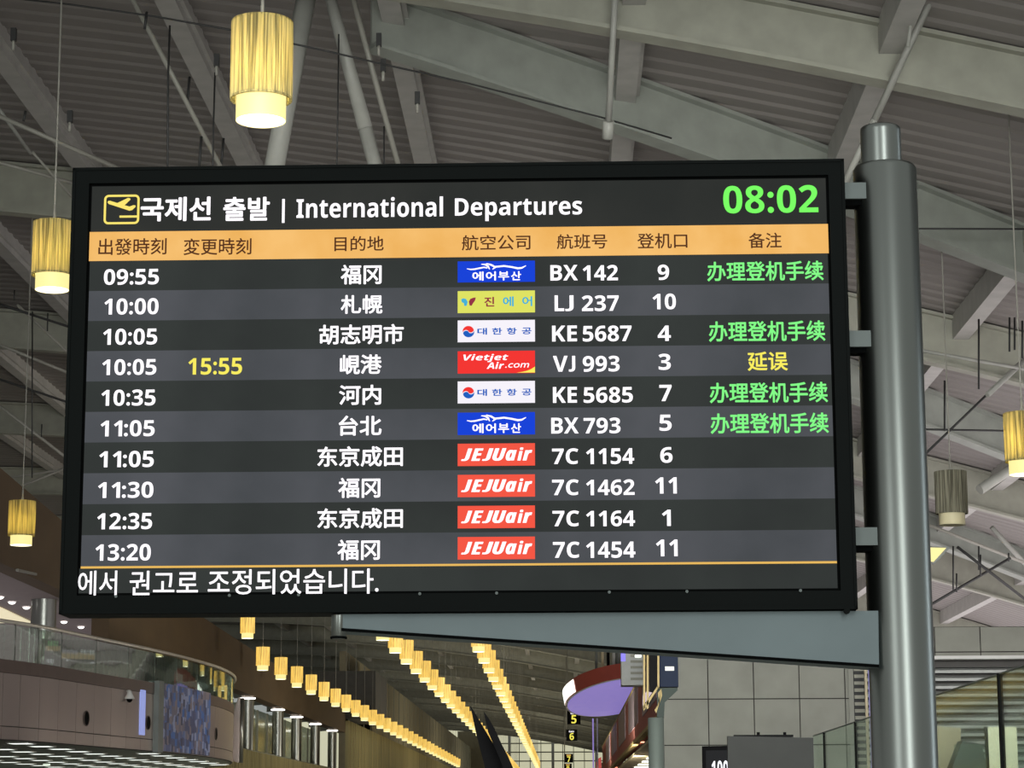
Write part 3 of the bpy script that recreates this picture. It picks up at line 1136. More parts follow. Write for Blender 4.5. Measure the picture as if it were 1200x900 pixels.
# right-hand bracing
for a, b, Y, r, m in (((1070, 268), (1210, 268.5), 34, 0.015, 'cable'), ((1075, 410), (1210, 434), 40, 0.03, 'tube'),
                      ((1075, 503), (1182, 505), 40, 0.018, 'cable'), ((1075, 541), (1210, 411), 40.5, 0.022, 'cable'),
                      ((1157, 463), (1210, 413), 40.4, 0.05, 'tube'), ((1075, 610), (1215, 665), 52, 0.035, 'rod'),
                      ((1122, 641), (1210, 709), 48, 0.03, 'cable'), ((1085, 712), (1184, 654), 50, 0.03, 'cable'),
                      ((1162, 618), (1212, 672), 56, 0.06, 'tube'), ((1148, 574), (1212, 532), 46, 0.10, 'tube')):
    seg('roof_tie', a, Y, b, Y + .6, r, m)
for (x, y0, y1, Y) in ((1107, 446, 505, 40), (1147, 374, 456, 40), (1183, 372, 412, 40), (1189, 372, 410, 40), (1198, 376, 420, 40),
                       (1117, 640, 692, 50), (1121, 672, 694, 50), (1149, 650, 676, 50), (1182, 648, 658, 50), (1147, 640, 668, 50)):
    catenary([(x, y0, Y), (x, y1, Y)], 0.018, 'cable', 'hanger')
# glowing wedge added for warm light caught on the beam end beside the post
fl = thing('glint', 'warm glint on the roof beam end just beyond the post', 'glint', at(1100, 648, 46))
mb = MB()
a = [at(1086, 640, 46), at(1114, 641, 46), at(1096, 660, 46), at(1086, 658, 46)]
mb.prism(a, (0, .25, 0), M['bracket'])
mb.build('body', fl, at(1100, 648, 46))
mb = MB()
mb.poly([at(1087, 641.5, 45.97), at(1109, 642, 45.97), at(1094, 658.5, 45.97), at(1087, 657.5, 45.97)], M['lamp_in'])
mb.build('lens', fl, at(1100, 648, 45.97))  # no lens: an emissive face standing for light on the beam end

# ================================================================== LEFT: BROWN BULKHEAD WALL AND UPPER LOBBY
WX = -13.0
mb = MB()
top = [onX(x, y, WX) for x, y in ((-60, 500), (0, 548), (75, 612), (160, 673), (245, 728), (312, 772), (380, 812), (436, 843))]
bot = []
for p in top:
    z = 1.6 + (5.9 if p.y < 67 else 5.15)
    bot.append(Vector((WX, p.y, min(z, p.z - .3))))
# put the step in the lower edge
T2, B2 = [], []
for a, b in zip(top, bot):
    T2.append(a)
    B2.append(b)
for k in range(len(T2) - 1):
    if B2[k].z > 7 and B2[k + 1].z < 7:
        t_ = (67 - T2[k].y) / (T2[k + 1].y - T2[k].y)
        m_ = T2[k].lerp(T2[k + 1], t_)
        T2[k + 1:k + 1] = [m_, m_]
        B2[k + 1:k + 1] = [Vector((WX, 67, 7.5)), Vector((WX, 67, 6.75))]
        break
for k in range(len(T2) - 1):
    if (T2[k + 1] - T2[k]).length < 1e-4:
        continue
    q = [B2[k], B2[k + 1], T2[k + 1], T2[k]]
    mb.prism(q, (-0.5, 0, 0), M['brown'])
struct(mb.build('wall_left'))
# a light trim rail down the bulkhead and shallow panel joints
mb = MB()
for (x0, y0, x1, y1) in ((20, 668, 42, 673),):
    a, b = onX(x0, y0, WX + .05), onX(x1, y1, WX + .05)
    mb.beam(a, b, 0.06, 0.06, M['rod'])
struct(mb.build('trim_1'))
# clerestory above
mb = MB()
for (x0, y0, x1, y1) in ((-14, 548, 14, 606), (41, 597, 51, 641)):
    a = [onX(x0, y0, WX - .1), onX(x1, y0 + (x1 - x0) * .72, WX - .1), onX(x1, y1, WX - .1), onX(x0, y1 - (x1 - x0) * .3, WX - .1)]
    mb.prism(a, (-.06, 0, 0), M['bluelit'])
    for k in range(4):
        mb.beam(a[k], a[(k + 1) % 4], 0.14, 0.14, M['mull'])
struct(mb.build('window_1'))

# lobby soffit and back wall
mb = MB()
mb.prism([(-34, 40, 7.5), (WX - .52, 40, 7.5), (WX - .52, 83, 7.5), (-34, 83, 7.5)], (0, 0, 0.2), M['soffit'])
struct(mb.build('ceiling_lobby'))
mb = MB()
mb.box((-34, 82, 5.0), (-13.6, 82.4, 7.5), M['soffit'])
struct(mb.build('wall_lobby'))
DL = [((0, 699), 'first from the frame edge'), ((14, 705), 'second from the frame edge'), ((31, 711), 'beside the grey column'),
      ((75, 728), 'just below the lower left board corner'), ((95, 734), 'farthest, left of the hanging white sign')]
for (x, y), w in DL:
    p = onZ(x, y, 7.495)
    o = thing('downlight', 'small round lit downlight in the lobby soffit, %s' % w, 'downlight', p, 'downlights in the lobby soffit')
    mb = MB()
    mb.lathe([(0.10, 0.0), (0.095, -.03), (0.07, -.055), (0.04, -.068), (0.0, -.072)], M['down_on'], 16, p)
    mb.build('lens', o, p)
    mb = MB()
    mb.lathe([(0.105, -.016), (0.13, -.016), (0.13, 0.0)], M['white'], 16, p)
    mb.build('rim', o, p)
p = onZ(16, 722, 7.49)
o = thing('cove_light', 'long pale lit cove panel in the soffit left of the grey column', 'ceiling light', p)
mb = MB()
q = [onZ(-12, 707, 7.48), onZ(2, 712, 7.48), onZ(38, 729, 7.48), onZ(-12, 729, 7.48)]
mb.prism(q, (0, 0, -.03), mat('cove_lit', (230, 220, 190), 0.6, emit=(222, 212, 176), es=0.8, var=0))
mb.build('panel', o, p)
mb = MB()
mb.lathe([(0.34, 5.0), (0.34, 7.5)], M['steel'], 32, (at(51, 720, 63).x, 63, 0))
struct(mb.build('column_lobby', origin=(at(51, 720, 63).x, 63, 5)))
# hanging exit sign over the lobby
p = at(124, 738, 68)
o = thing('hanging_sign', 'small white lit sign hanging over the lobby below the board edge', 'sign', p)
mb = MB()
mb.box((p.x - .09, p.y, p.z - .11), (p.x + .09, p.y + .05, p.z + .08), M['panel_on'])
mb.build('sign_box', o, p)
mb = MB()
mb.lathe([(.0, .2), (.08, .17), (.09, .12)], M['white'], 12, p)
mb.tube([p + Vector((0, .02, .08)), Vector((p.x, p.y + .02, 6.7))], 0.012, M['rod'], 6)
mb.build('hanger', o, p)
mb = MB()
mb.box((p.x - .05, p.y - .012, p.z - .05), (p.x + .05, p.y, p.z + .02), mat('sign_grey_mark', (110, 130, 118), 0.5, var=0))
mb.build('mark', o, p)

# ================================================================== LEFT: CURVED BALCONY
PL = [(-14.4, 49.2), (-12.35, 50.5), (-11.7, 52.8), (-11.1, 56.4), (-10.5, 60.0), (-10.05, 64.0), (-9.85, 67.7), (-10.0, 71.4), (-10.6, 75.2), (-11.6, 78.4), (-13.0, 80.6)]


def spline(P, n=10):
    out = []
    Q = [Vector((2 * P[0][0] - P[1][0], 2 * P[0][1] - P[1][1]))] + [Vector(p) for p in P] + [Vector((2 * P[-1][0] - P[-2][0], 2 * P[-1][1] - P[-2][1]))]
    for i in range(1, len(Q) - 2):
        a, b, c, d = Q[i - 1:i + 3]
        for k in range(n):
            s_ = k / n
            out.append(0.5 * ((2 * b) + (c - a) * s_ + (2 * a - 5 * b + 4 * c - d) * s_ ** 2 + (3 * b - a - 3 * c + d) * s_ ** 3))
    out.append(Vector(P[-1]))
    return out


SP = spline(PL[1:], 12)
SP = [Vector(PL[0])] + SP
# arc length table
S = [0.0]
for a, b in zip(SP, SP[1:]):
    S.append(S[-1] + (b - a).length)


def cv(s_, off=0.0):
    """point of the balcony line at length s, moved outwards"""
    s_ = max(0, min(S[-1] - 1e-6, s_))
    k = 0
    while S[k + 1] < s_:
        k += 1
    u = (s_ - S[k]) / (S[k + 1] - S[k])
    p = SP[k].lerp(SP[k + 1], u)
    t_ = (SP[k + 1] - SP[k]).normalized()
    return Vector((p.x + t_.y * off, p.y - t_.x * off))


def s_of_px(px):
    """length at which the line shows at a column of the photograph"""
    best = min(range(0, 400), key=lambda i: abs(600 + F * ((R.transposed() @ (Vector((*cv(S[-1] * .8 * i / 400), 4.4)) - CAM)).x) /
                                               -((R.transposed() @ (Vector((*cv(S[-1] * .8 * i / 400), 4.4)) - CAM)).z) - px))
    return S[-1] * .8 * best / 400


ZC, ZF, ZB, ZR = 1.6 + 1.74, 1.6 + 3.48, 1.6 + 3.20, 1.6 + 4.31
NS = 80
mb = MB()
poly = [Vector((*cv(S[-1] * i / NS, -0.06), ZC)) for i in range(NS + 1)] + [Vector((-34, 80.6, ZC)), Vector((-34, 49.2, ZC))]
mb.prism(poly, (0, 0, ZF - ZC - .02), M['lowceil'])
struct(mb.build('slab_mezzanine'))


def strip(mb, s0, s1, z0, z1, off, th, m, n=6):
    """curved sheet on the balcony line with real thickness"""
    for i in range(n):
        a, b = s0 + (s1 - s0) * i / n, s0 + (s1 - s0) * (i + 1) / n
        p0, p1, q0, q1 = cv(a, off), cv(b, off), cv(a, off - th), cv(b, off - th)
        mb.hexa([(*p0, z0), (*p1, z0), (*q1, z0), (*q0, z0), (*p0, z1), (*p1, z1), (*q1, z1), (*q0, z1)], m)


mb = MB()
strip(mb, 0, S[-1], ZC, ZF, -0.03, 0.03, M['seam'], NS)
cuts = [0.0] + [s_of_px(x) for x in (3, 24, 46, 68, 90, 111, 130, 149, 166, 183)] + [s_of_px(240), s_of_px(252), S[-1] * .72, S[-1] * .80, S[-1] * .9, S[-1]]
for a, b in zip(cuts, cuts[1:]):
    strip(mb, a + .008, b - .008, ZC + .31, ZB - .01, 0.0, 0.03, M['clad'], 8)
    strip(mb, a + .008, b - .008, ZC + .02, ZC + .29, 0.0, 0.03, M['clad'], 8)
strip(mb, 0, S[-1], ZB, ZF, 0.01, 0.04, M['cladband'], NS)
struct(mb.build('wall_balcony'))

bal = thing('balcony_balustrade', 'curved glass balustrade with steel handrail along the upper balcony', 'balustrade', Vector((*cv(10), ZF)))
org = Vector((*cv(10), ZF))
mb = MB()
mb.tube([Vector((*cv(S[-1] * i / NS, 0.03), ZR)) for i in range(NS + 1)], 0.042, M['railsteel'], 10)
mb.build('handrail', bal, org)
gcut = [0.05] + [s_of_px(x) for x in (16, 43, 71, 112, 150, 181, 207, 231, 250)] + [S[-1] * .72, S[-1] * .86, S[-1] - .05]
for a, b in zip(gcut, gcut[1:]):
    mb = MB()
    strip(mb, a + .02, b - .02, ZF + .01, ZR - .06, -0.01, 0.016, M['glassb'], 8)
    mb.build('glass_panel', bal, Vector((*cv(a), ZF)))
    mb = MB()
    p = cv(a, -.03)
    mb.tube([(*p, ZF), (*p, ZR)], 0.018, M['steel'], 8)
    mb.build('upright', bal, Vector((*p, ZF)))
# round air nozzles in the cladding
for x, y, w in ((101, 842, 'near the middle of the balcony wall'), (173.5, 847, 'beside the blue light strip'), (253, 860, 'beyond the mosaic panel')):
    s_ = s_of_px(x)
    p, n_ = cv(s_, 0.005), cv(s_, 1.0) - cv(s_, 0.0)
    z = at(x, y, p.y).z
    o = thing('air_nozzle', 'round black air nozzle %s' % w, 'air nozzle', (*p, z), 'air nozzles in the balcony wall')
    mb = MB()
    mb.disc((*p, z), (n_.x, n_.y, 0), 0.165, M['slot'], 24, 0.012)
    mb.build('throat', o, (*p, z))
    mb = MB()
    c = Vector((*p, z))
    a_ = Vector((-n_.y, n_.x, 0)).normalized()
    ring = [c + Vector((n_.x, n_.y, 0)) * .012 + (a_ * math.cos(2 * PI * k / 24) + Vector((0, 0, 1)) * math.sin(2 * PI * k / 24)) * .172 for k in range(25)]
    mb.tube(ring, 0.012, M['cladband'], 6)
    mb.build('rim', o, c)
# blue light strip
a, b = s_of_px(164), s_of_px(169.5)
o = thing('light_strip', 'tall pale blue lit strip on the balcony wall beside the camera', 'light strip', (*cv(a), ZC + .4))
mb = MB()
strip(mb, a, b, at(168, 861, cv(a).y).z, at(168, 808, cv(a).y).z, 0.02, 0.02, mat('blue_strip_lit', (150, 160, 220), 0.4, emit=(134, 146, 206), es=0.8, var=0), 3)
mb.build('diffuser', o, (*cv(a), ZC + .4))
# mosaic art panel
a, b = s_of_px(186), s_of_px(241)
o = thing('mosaic_panel', 'large blue and grey mosaic panel on the balcony wall', 'art panel', (*cv(a), ZC))
mz = bpy.data.materials.new('mosaic')
mz.use_nodes = True
nt = mz.node_tree
bs = nt.nodes['Principled BSDF']
bs.inputs['Roughness'].default_value = 0.4
tc = nt.nodes.new('ShaderNodeTexCoord')
mp = nt.nodes.new('ShaderNodeMapping')
mp.inputs['Scale'].default_value = (5.5, 5.5, 5)
vo = nt.nodes.new('ShaderNodeTexVoronoi')
vo.distance = 'CHEBYCHEV'
vo.inputs['Scale'].default_value = 1.0
vo.inputs['Randomness'].default_value = 0.7
sp_ = nt.nodes.new('ShaderNodeSeparateColor')
rp = nt.nodes.new('ShaderNodeValToRGB')
rp.color_ramp.interpolation = 'CONSTANT'
cols = [(70, 76, 112), (96, 108, 160), (128, 124, 146), (70, 120, 200), (150, 138, 150), (104, 126, 184), (88, 96, 140), (160, 172, 214)]
for i, c in enumerate(cols):
    if i < 2:
        el = rp.color_ramp.elements[i]
        el.position = i / len(cols)
    else:
        el = rp.color_ramp.elements.new(i / len(cols))
    el.color = hexc(*c)
nt.links.new(tc.outputs['Object'], mp.inputs[0])
nt.links.new(mp.outputs[0], vo.inputs['Vector'])
nt.links.new(vo.outputs['Color'], sp_.inputs[0])
nt.links.new(sp_.outputs[0], rp.inputs[0])
nt.links.new(rp.outputs[0], bs.inputs['Base Color'])
mb = MB()
strip(mb, a, b, ZC + .03, ZF + .02, 0.13, 0.12, mz, 10)
mb.build('mosaic_face', o, (*cv(a), ZC))
mb = MB()
strip(mb, a - .42, a, ZC - .02, ZF + .06, 0.14, 0.14, M['bracket'], 2)
mb.build('edge_trim', o, (*cv(a), ZC))
# security camera on the wall
p = cv(s_of_px(151), 0.03)
c = at(151, 815, p.y)
o = thing('security_camera', 'white dome security camera on a bracket on the balcony wall', 'security camera', c)
mb = MB()
mb.box((c.x - .10, c.y - .02, c.z - .05), (c.x - .05, c.y + .06, c.z + .10), M['white'])
mb.beam((c.x - .08, c.y - .05, c.z + .10), (c.x + .06, c.y - .22, c.z + .10), 0.05, 0.05, M['white'])
mb.build('bracket', o, c)
mb = MB()
d = Vector((c.x + .06, c.y - .22, c.z))
mb.lathe([(0, .12), (.05, .10), (.07, .02), (.13, -.08), (.13, -.10), (0, -.10)], M['white'], 20, d)
mb.build('body', o, d)
mb = MB()
mb.lathe([(.075, -.10), (.07, -.14), (.04, -.175), (0, -.185)], M['black'], 16, d)
mb.build('dome', o, d)
# steel fin at the far end of the balcony
p = at(278, 856, 74.5)
o = tag(MB(), None) if False else None
mb = MB()
q = [at(276, 893, 74.5), at(282, 894, 74.5), at(284, 819, 74.5), at(279, 817, 74.5), at(270, 850, 74.5), at(268, 890, 74.5)]
mb.prism(q, (0, 0.5, 0), M['clad'])
mb.tube([at(282.5, 894, 74.4), at(284, 818, 74.4)], 0.06, M['steel'], 10)
struct(mb.build('trim_2', origin=p))
# board reflection in the glass, modelled as a small lit panel behind it
dp = at(90, 766, 60)
dd = thing('board_reflection', 'small dark reflection of a departures board with an orange band in the balcony glass', 'display', dp)
U = (cv(20) - cv(18)).normalized()
DPp = Plane(dp, (U.x * -1 if U.x < 0 else U.x, U.y if U.x > 0 else -U.y, 0), (0, 0, 1))
DPp = Plane(dp, (0.82, 0.57, 0), (0, 0, 1))


def dq(x, y):
    return DPp.px(x, y)


mb = MB()
a, b = dq(49, 781), dq(113, 751)
rect(mb, DPp, a[0], a[1], b[0], b[1], M['housing'], -0.08, 0.08)
mb.build('casing', dd, dp)
mb = MB()
for (x0, y0, x1, y1) in ((54, 757.5, 71, 762.5), (72, 766, 111, 771.5)):
    a, b = dq(x0, y1), dq(x1, y0)
    rect(mb, DPp, a[0], a[1], b[0], b[1], led('small_band', (176, 142, 96)), 0.004)
mb.build('orange_band', dd, dp)
mb = MB()
a, b = dq(73, 766), dq(91, 760.5)
text(mb, DPp, 'International', a[0], a[1], b[0], b[1], led('small_lilac', (190, 180, 205)), 0.03, 0.006)
a, b = dq(94, 767), dq(111, 761.5)
text(mb, DPp, '국제선 출발', a[0], a[1], b[0], b[1], led('small_white', (225, 220, 230)), 0.03, 0.006)
a, b = dq(56, 756.5), dq(68, 751.5)
text(mb, DPp, '08:02', a[0], a[1], b[0], b[1], led('small_green', (110, 190, 110)), 0.05, 0.006)
for (x0, y0, x1, y1) in ((54, 772.5, 63, 776.5), (77, 773, 80, 775), (106, 775.5, 110, 777.5)):
    a, b = dq(x0, y1), dq(x1, y0)
    rect(mb, DPp, a[0], a[1], b[0], b[1], led('small_lilac_b', (190, 182, 200)), 0.006)
mb.build('lettering', dd, dp)

# ceiling light panels under the balcony
cnt = 0
for ix, X in enumerate((-10.75, -12.15, -13.55, -14.95, -16.35)):
    for jy in range(0, 13):
        Y = 52.8 + 2.1 * jy
        # keep only those under the slab
        s_ok = False
        for k in range(len(SP) - 1):
            a, b = SP[k], SP[k + 1]
            if min(a.y, b.y) <= Y <= max(a.y, b.y):
                xx = a.x + (b.x - a.x) * (Y - a.y) / (b.y - a.y)
                s_ok = X + .35 < xx
        c = R.transposed() @ (Vector((X, Y, ZC)) - CAM)
        px_, py_ = 600 - F * c.x / c.z, 450 + F * c.y / c.z
        if not s_ok or px_ < -12 or py_ > 903:
            continue
        cnt += 1
        o = thing('ceiling_light', 'lit ceiling panel under the balcony, %s row from its outer edge, %s from near end' % (ordinal(ix + 1), ordinal(jy + 1)),
                  'ceiling light', (X, Y, ZC), 'ceiling lights under the balcony')
        mb = MB()
        mb.box((X - .25, Y - .36, ZC - .025), (X + .25, Y + .36, ZC - .005), M['panel_on'])
        mb.build('diffuser', o, (X, Y, ZC))
        mb = MB()
        for (x0, y0, x1, y1) in ((-.27, -.38, .27, -.36), (-.27, .36, .27, .38), (-.27, -.38, -.25, .38), (.25, -.38, .27, .38)):
            mb.box((X + x0, Y + y0, ZC - .03), (X + x1, Y + y1, ZC), M['white'])
        mb.build('frame', o, (X, Y, ZC))
# shop front at the back of the lower level
mb = MB()
mb.box((-34, 79.0, 0), (-12.0, 79.4, ZC), mat('pale_green_shopfront', (190, 205, 196), 0.4, var=0.3, scale=1.2))
struct(mb.build('wall_lower_shop'))
p = at(54.5, 892, 70)
o = thing('exit_sign', 'small white and green exit sign hanging under the lower ceiling', 'exit sign', p)
mb = MB()
mb.box((p.x - .10, p.y, p.z - .13), (p.x + .10, p.y + .06, ZC - .06), mat('exit_white_lit', (230, 240, 225), 0.5, emit=(222, 235, 215), es=.9, var=0))
mb.build('box', o, p)
mb = MB()
mb.box((p.x - .055, p.y - .012, p.z - .02), (p.x + .055, p.y, p.z + .05), mat('exit_green', (90, 150, 90), 0.5, emit=(90, 150, 90), es=.6, var=0))
mb.build('mark', o, p)

# ================================================================== LEFT, FARTHER: GLAZED GALLERY WITH STEEL COLUMNS
mb = MB()
mb.box((-14.6, 82, 4.5), (-14.5, 141, 6.75), M['glassw'])
for k in range(16):
    mb.box((-14.5, 82 + 3.7 * k, 4.5), (-14.42, 82.1 + 3.7 * k, 6.75), M['mull'])
struct(mb.build('window_2'))
mb = MB()
mb.box((-16.5, 81, 4.3), (-13.0, 141, 4.5), M['mull'])
struct(mb.build('slab_gallery'))
mb = MB()
mb.box((-17.0, 82, 4.5), (-16.9, 141, 6.75), M['olive'])
struct(mb.build('wall_gallery'))
mb = MB()
mb.box((-13.4, 80.8, 0), (-13.1, 141, 4.4), M['olive'])
yy = 81.0
while yy < 141:
    mb.box((-13.1, yy, 0.0), (-12.95, yy + .16, 4.45), M['gold'])
    yy += 0.42
struct(mb.build('wall_slatted'))
for k, x in enumerate((290, 325.5, 347.5, 369.5, 389.5, 405.5)):
    X = -13.25
    Y = onX(x, 850, X).y
    o = thing('steel_column', 'shiny steel column with lit collar, %s along the gallery from the balcony' % ordinal(k + 1), 'column', (X, Y, 4.5), 'steel columns along the gallery')
    mb = MB()
    mb.lathe([(.26, 4.5), (.26, 6.62)], M['steel'], 24, (X, Y, 0))
    mb.build('shaft', o, (X, Y, 4.5))
    mb = MB()
    mb.lathe([(.20, 6.62), (.32, 6.64), (.32, 6.69), (.2, 6.70)], M['down_on'], 20, (X, Y, 0))
    mb.build('lit_collar', o, (X, Y, 6.62))
    mb = MB()
    mb.lathe([(.14, 6.70), (.16, 6.75), (0, 6.76)], M['black'], 12, (X, Y, 0))
    mb.build('top_plate', o, (X, Y, 6.7))
# grey bulkhead box, panelled wall and fins beyond
mb = MB()
p0, p1 = at(371, 842, 141), at(440, 794, 141)
mb.box((p0.x, 141, p0.z), (p1.x, 150, p1.z + .4), M['bulk'])
struct(mb.build('wall_bulkhead_far'))
mb = MB()
mb.box((-13.4, 141.2, 0), (-13.0, 341, 11.6), M['olive'])
yy = 143.0
while yy < 335:
    mb.box((-13.0, yy, 7.5), (-12.96, yy + .22, 11.6), M['mull'])
    yy += 5.5
yy = 141.2
while yy < 335:
    mb.box((-13.0, yy, 0), (-12.75, yy + .3, 7.45), M['gold'])
    yy += 1.1
struct(mb.build('wall_far_left'))

# ================================================================== FAR END WALL
EY = 338.0
mb = MB()
mb.box((-40, EY + .3, 0), (40, EY + .8, 16), M['daylit'])
for k in range(28):
    X = -14 + 1.55 * k
    mb.box((X, EY, 0), (X + (0.4 if k % 4 == 0 else .10), EY + .3, 15), M['lou' if k % 4 == 0 else 'mull'])
for k in range(10):
    mb.box((-14, EY + .05, 2.2 + 1.25 * k), (30, EY + .25, 2.36 + 1.25 * k), M['mull'])
mb.box((-15, EY - .5, 0), (-10.4, EY, 14), M['olive'])
struct(mb.build('window_3'))

# ================================================================== BLACK BLADE SIGN
bo_ = at(620, 1106, 30)
bl = thing('blade_sign', 'pair of tall black tapered blades rising in front of the far lamp rows', 'sign', (bo_.x, 30, 0))
mb = MB()
q = [(551, 827), (558.5, 839), (566, 852), (578, 872), (590, 895), (606, 935), (665, 1106), (618, 1106), (568, 898), (558, 860)]
mb.prism([at(x, y, 30) for x, y in reversed(q)], (0.0, 0.35, 0), M['fin'])
mb.build('blade', bl, at(570, 880, 30))
mb = MB()
q = [(566.5, 833), (572, 841), (579, 853), (587.5, 872), (594, 884), (602, 902), (622, 945), (695, 1106), (660, 1106), (586, 890), (572, 858)]
mb.prism([at(x, y, 29.6) for x, y in reversed(q)], (0.0, 0.30, 0), M['fin'])
mb.build('blade', bl, at(585, 880, 29.6))

# ================================================================== GATE SIGNS
for (x, y, sz, Y, num, w) in ((672.5, 841, 15.5, 137, '5', 'partly behind the purple canopy'), (670, 861.5, 13, 158, '6', 'below the sign for gate 5'),
                              (666.5, 888.5, 10, 205, '7', 'lower and smaller, above the last sign'), (665.5, 899.5, 9, 225, '8', 'lowest, cut by the frame')):
    c = at(x, y, Y)
    h = sz / 2 * Y / F
    o = thing('gate_sign', 'square black hanging gate sign with a yellow numeral, %s' % w, 'gate sign', c, 'hanging gate signs')
    mb = MB()
    mb.box((c.x - h, c.y, c.z - h), (c.x + h, c.y + .15, c.z + h), M['black'])
    mb.build('box', o, c)
    P = Plane((c.x, c.y - .02, c.z), (1, 0, 0), (0, 0, 1))
    mb = MB()
    text(mb, P, num, -h * .38, -h * .86, h * .38, h * .40, M['y_led'], 0.035)
    mb.build('numeral', o, c)
    mb = MB()
    if num in '56':
        text(mb, P, 'Gate', -h * .5, h * .5, h * .42, h * .82, M['w_led'], 0.03)
    else:
        rect(mb, P, -h * .5, h * .55, h * .5, h * .8, M['o_led'], 0)
    mb.build('caption', o, c)
    mb = MB()
    for s_ in (-.9,):
        mb.tube([(c.x + s_ * h, c.y + .05, c.z + h), (c.x + s_ * h, c.y + .05, roofz(c.x) - .1)], 0.03, M['rod'], 6)
    mb.build('hanger', o, c)

# ================================================================== RIGHT: CONCRETE BLOCK
CY = 50.0
pL = at(777, 819, CY)
zt_ = at(1100, 734.5, CY).z
zf_ = at(1150, 769, CY).z
step = (at(937, 819, CY).x - at(830, 819, CY).x) / 2
zj = at(883, 819, CY).z
x830 = at(830, 819, CY).x
xE = at(1000.5, 850, CY).x
con = mat('concrete_tile', (142, 143, 134), 0.75, var=0.10, scale=1.6)
mb = MB()
mb.box((pL.x, CY + .02, 0), (xE, CY + .5, zt_), M['seam'])
mb.box((xE, CY + .02, zf_), (22, CY + .5, zt_), M['seam'])
cols_x = [pL.x] + [x830 + step * k for k in range(-0, 20)]
g = 0.011
for a, b in zip(cols_x, cols_x[1:]):
    z = zj - step * 4
    while z < zt_ - .02:
        z0, z1 = max(z, 0), min(z + step, zt_)
        if z + step * .5 > zf_ - step * .2 and z1 <= zt_:
            pass
        if a >= xE - .1:
            z0 = max(z0, zf_)
        if z1 - z0 > .05:
            x1 = b if a >= xE - .1 else min(b, xE)
            if x1 - a > .06:
                mb.box((a + g, CY, z0 + g), (x1 - g, CY + .05, z1 - g), con)
        z += step
mb.box((xE, CY - .06, zf_ - .06), (22, CY + .3, zf_ + .01), M['white'])
struct(mb.build('wall_right'))
# dark soffit and horizontal louvre wall behind the glass
mb = MB()
mb.box((xE, CY + .52, zf_ - .2), (22, CY + 3.6, zf_ - .05), M['bulk'])
struct(mb.build('ceiling_right'))
lv = thing('louvre_screen', 'wide screen of white horizontal louvres behind the glass right of the post', 'louvre screen', (xE + .2, CY + .3, 0.0))
mb = MB()
z = zf_ - .27
while z > 0.3:
    a = [(xE + .33, CY + .35, z), (22, CY + .35, z), (22, CY + .6, z + .06), (xE + .33, CY + .6, z + .06)]
    mb.prism(a, (0, 0, -.06), M['lou'])
    z -= 0.167
mb.build('slats', lv, (xE + .2, CY + .3, 0))
mb = MB()
mb.box((xE + .30, CY + .7, 0), (22, CY + .8, zf_ - .22), M['bulk'])
mb.build('backing', lv, (xE + .2, CY + .3, 0))
# narrow vent beside the tiles
x0, x1 = at(1000.5, 820, CY).x, at(1015, 820, CY).x
vn = thing('vent_grille', 'narrow vertical vent grille at the end of the concrete tile wall', 'vent', (x0, CY, 0.0))
mb = MB()
zv = at(1008, 783, CY).z + .3
z = zv
while z > 0.2:
    mb.box((x0 + .02, CY - .01, z - .07), (x1 - .01, CY + .05, z), M['mull'])
    z -= 0.145
mb.build('blades', vn, (x0, CY, 0))
mb = MB()
mb.box((x0, CY + .05, 0), (x1, CY + .09, zv), M['cable'])
mb.box((x0 - .10, CY - .03, 0), (x0 + .0, CY + .05, zv), con)
mb.box((x1 - .02, CY - .03, 0), (x1 + .03, CY + .05, zv), M['cream'])
mb.build('surround', vn, (x0, CY, 0))
# violet light strip seen past the post
a, b = at(1019.5, 840, 48), at(1024.5, 840, 48)
o = thing('light_strip', 'thin violet lit strip beside the lower part of the steel post', 'light strip', (a.x, 48, 0.0))
mb = MB()
mb.box((a.x, 48, 0.0), (b.x, 48.06, at(1022, 775, 48).z), mat('violet_strip_lit', (140, 135, 200), 0.4, emit=(132, 128, 190), es=.9, var=0))
mb.build('diffuser', o, (a.x, 48, 0))

# glass screen running towards us
GX = 4.42
gz = onX(1003, 846, GX).z
scr = thing('glass_screen', 'tall frameless glass screen with black joints in front of the louvres', 'glass screen', (GX, 30, 0.0))
gy = [onX(x, 860, GX).y for x in (953, 965, 1002, 1086, 1173, 1215, 1330)]
for a, b in zip(gy, gy[1:]):
    mb = MB()
    mb.box((GX, b + .02, 0.0), (GX + .02, a - .02, gz), M['glassr'])
    mb.build('glass_panel', scr, (GX, a, 0))
for x, w in ((965, .02), (1002, .035), (1173, .05)):
    Y = onX(x, 860, GX).y
    mb = MB()
    mb.box((GX - .01, Y - w, 0.0), (GX + .03, Y + w, gz + .01), M['black'])
    mb.build('joint', scr, (GX, Y, 0))
mb = MB()
mb.box((GX - .005, gy[-1], gz), (GX + .025, gy[0], gz + .012), M['bracket'])
mb.build('top_edge', scr, (GX, 30, gz))
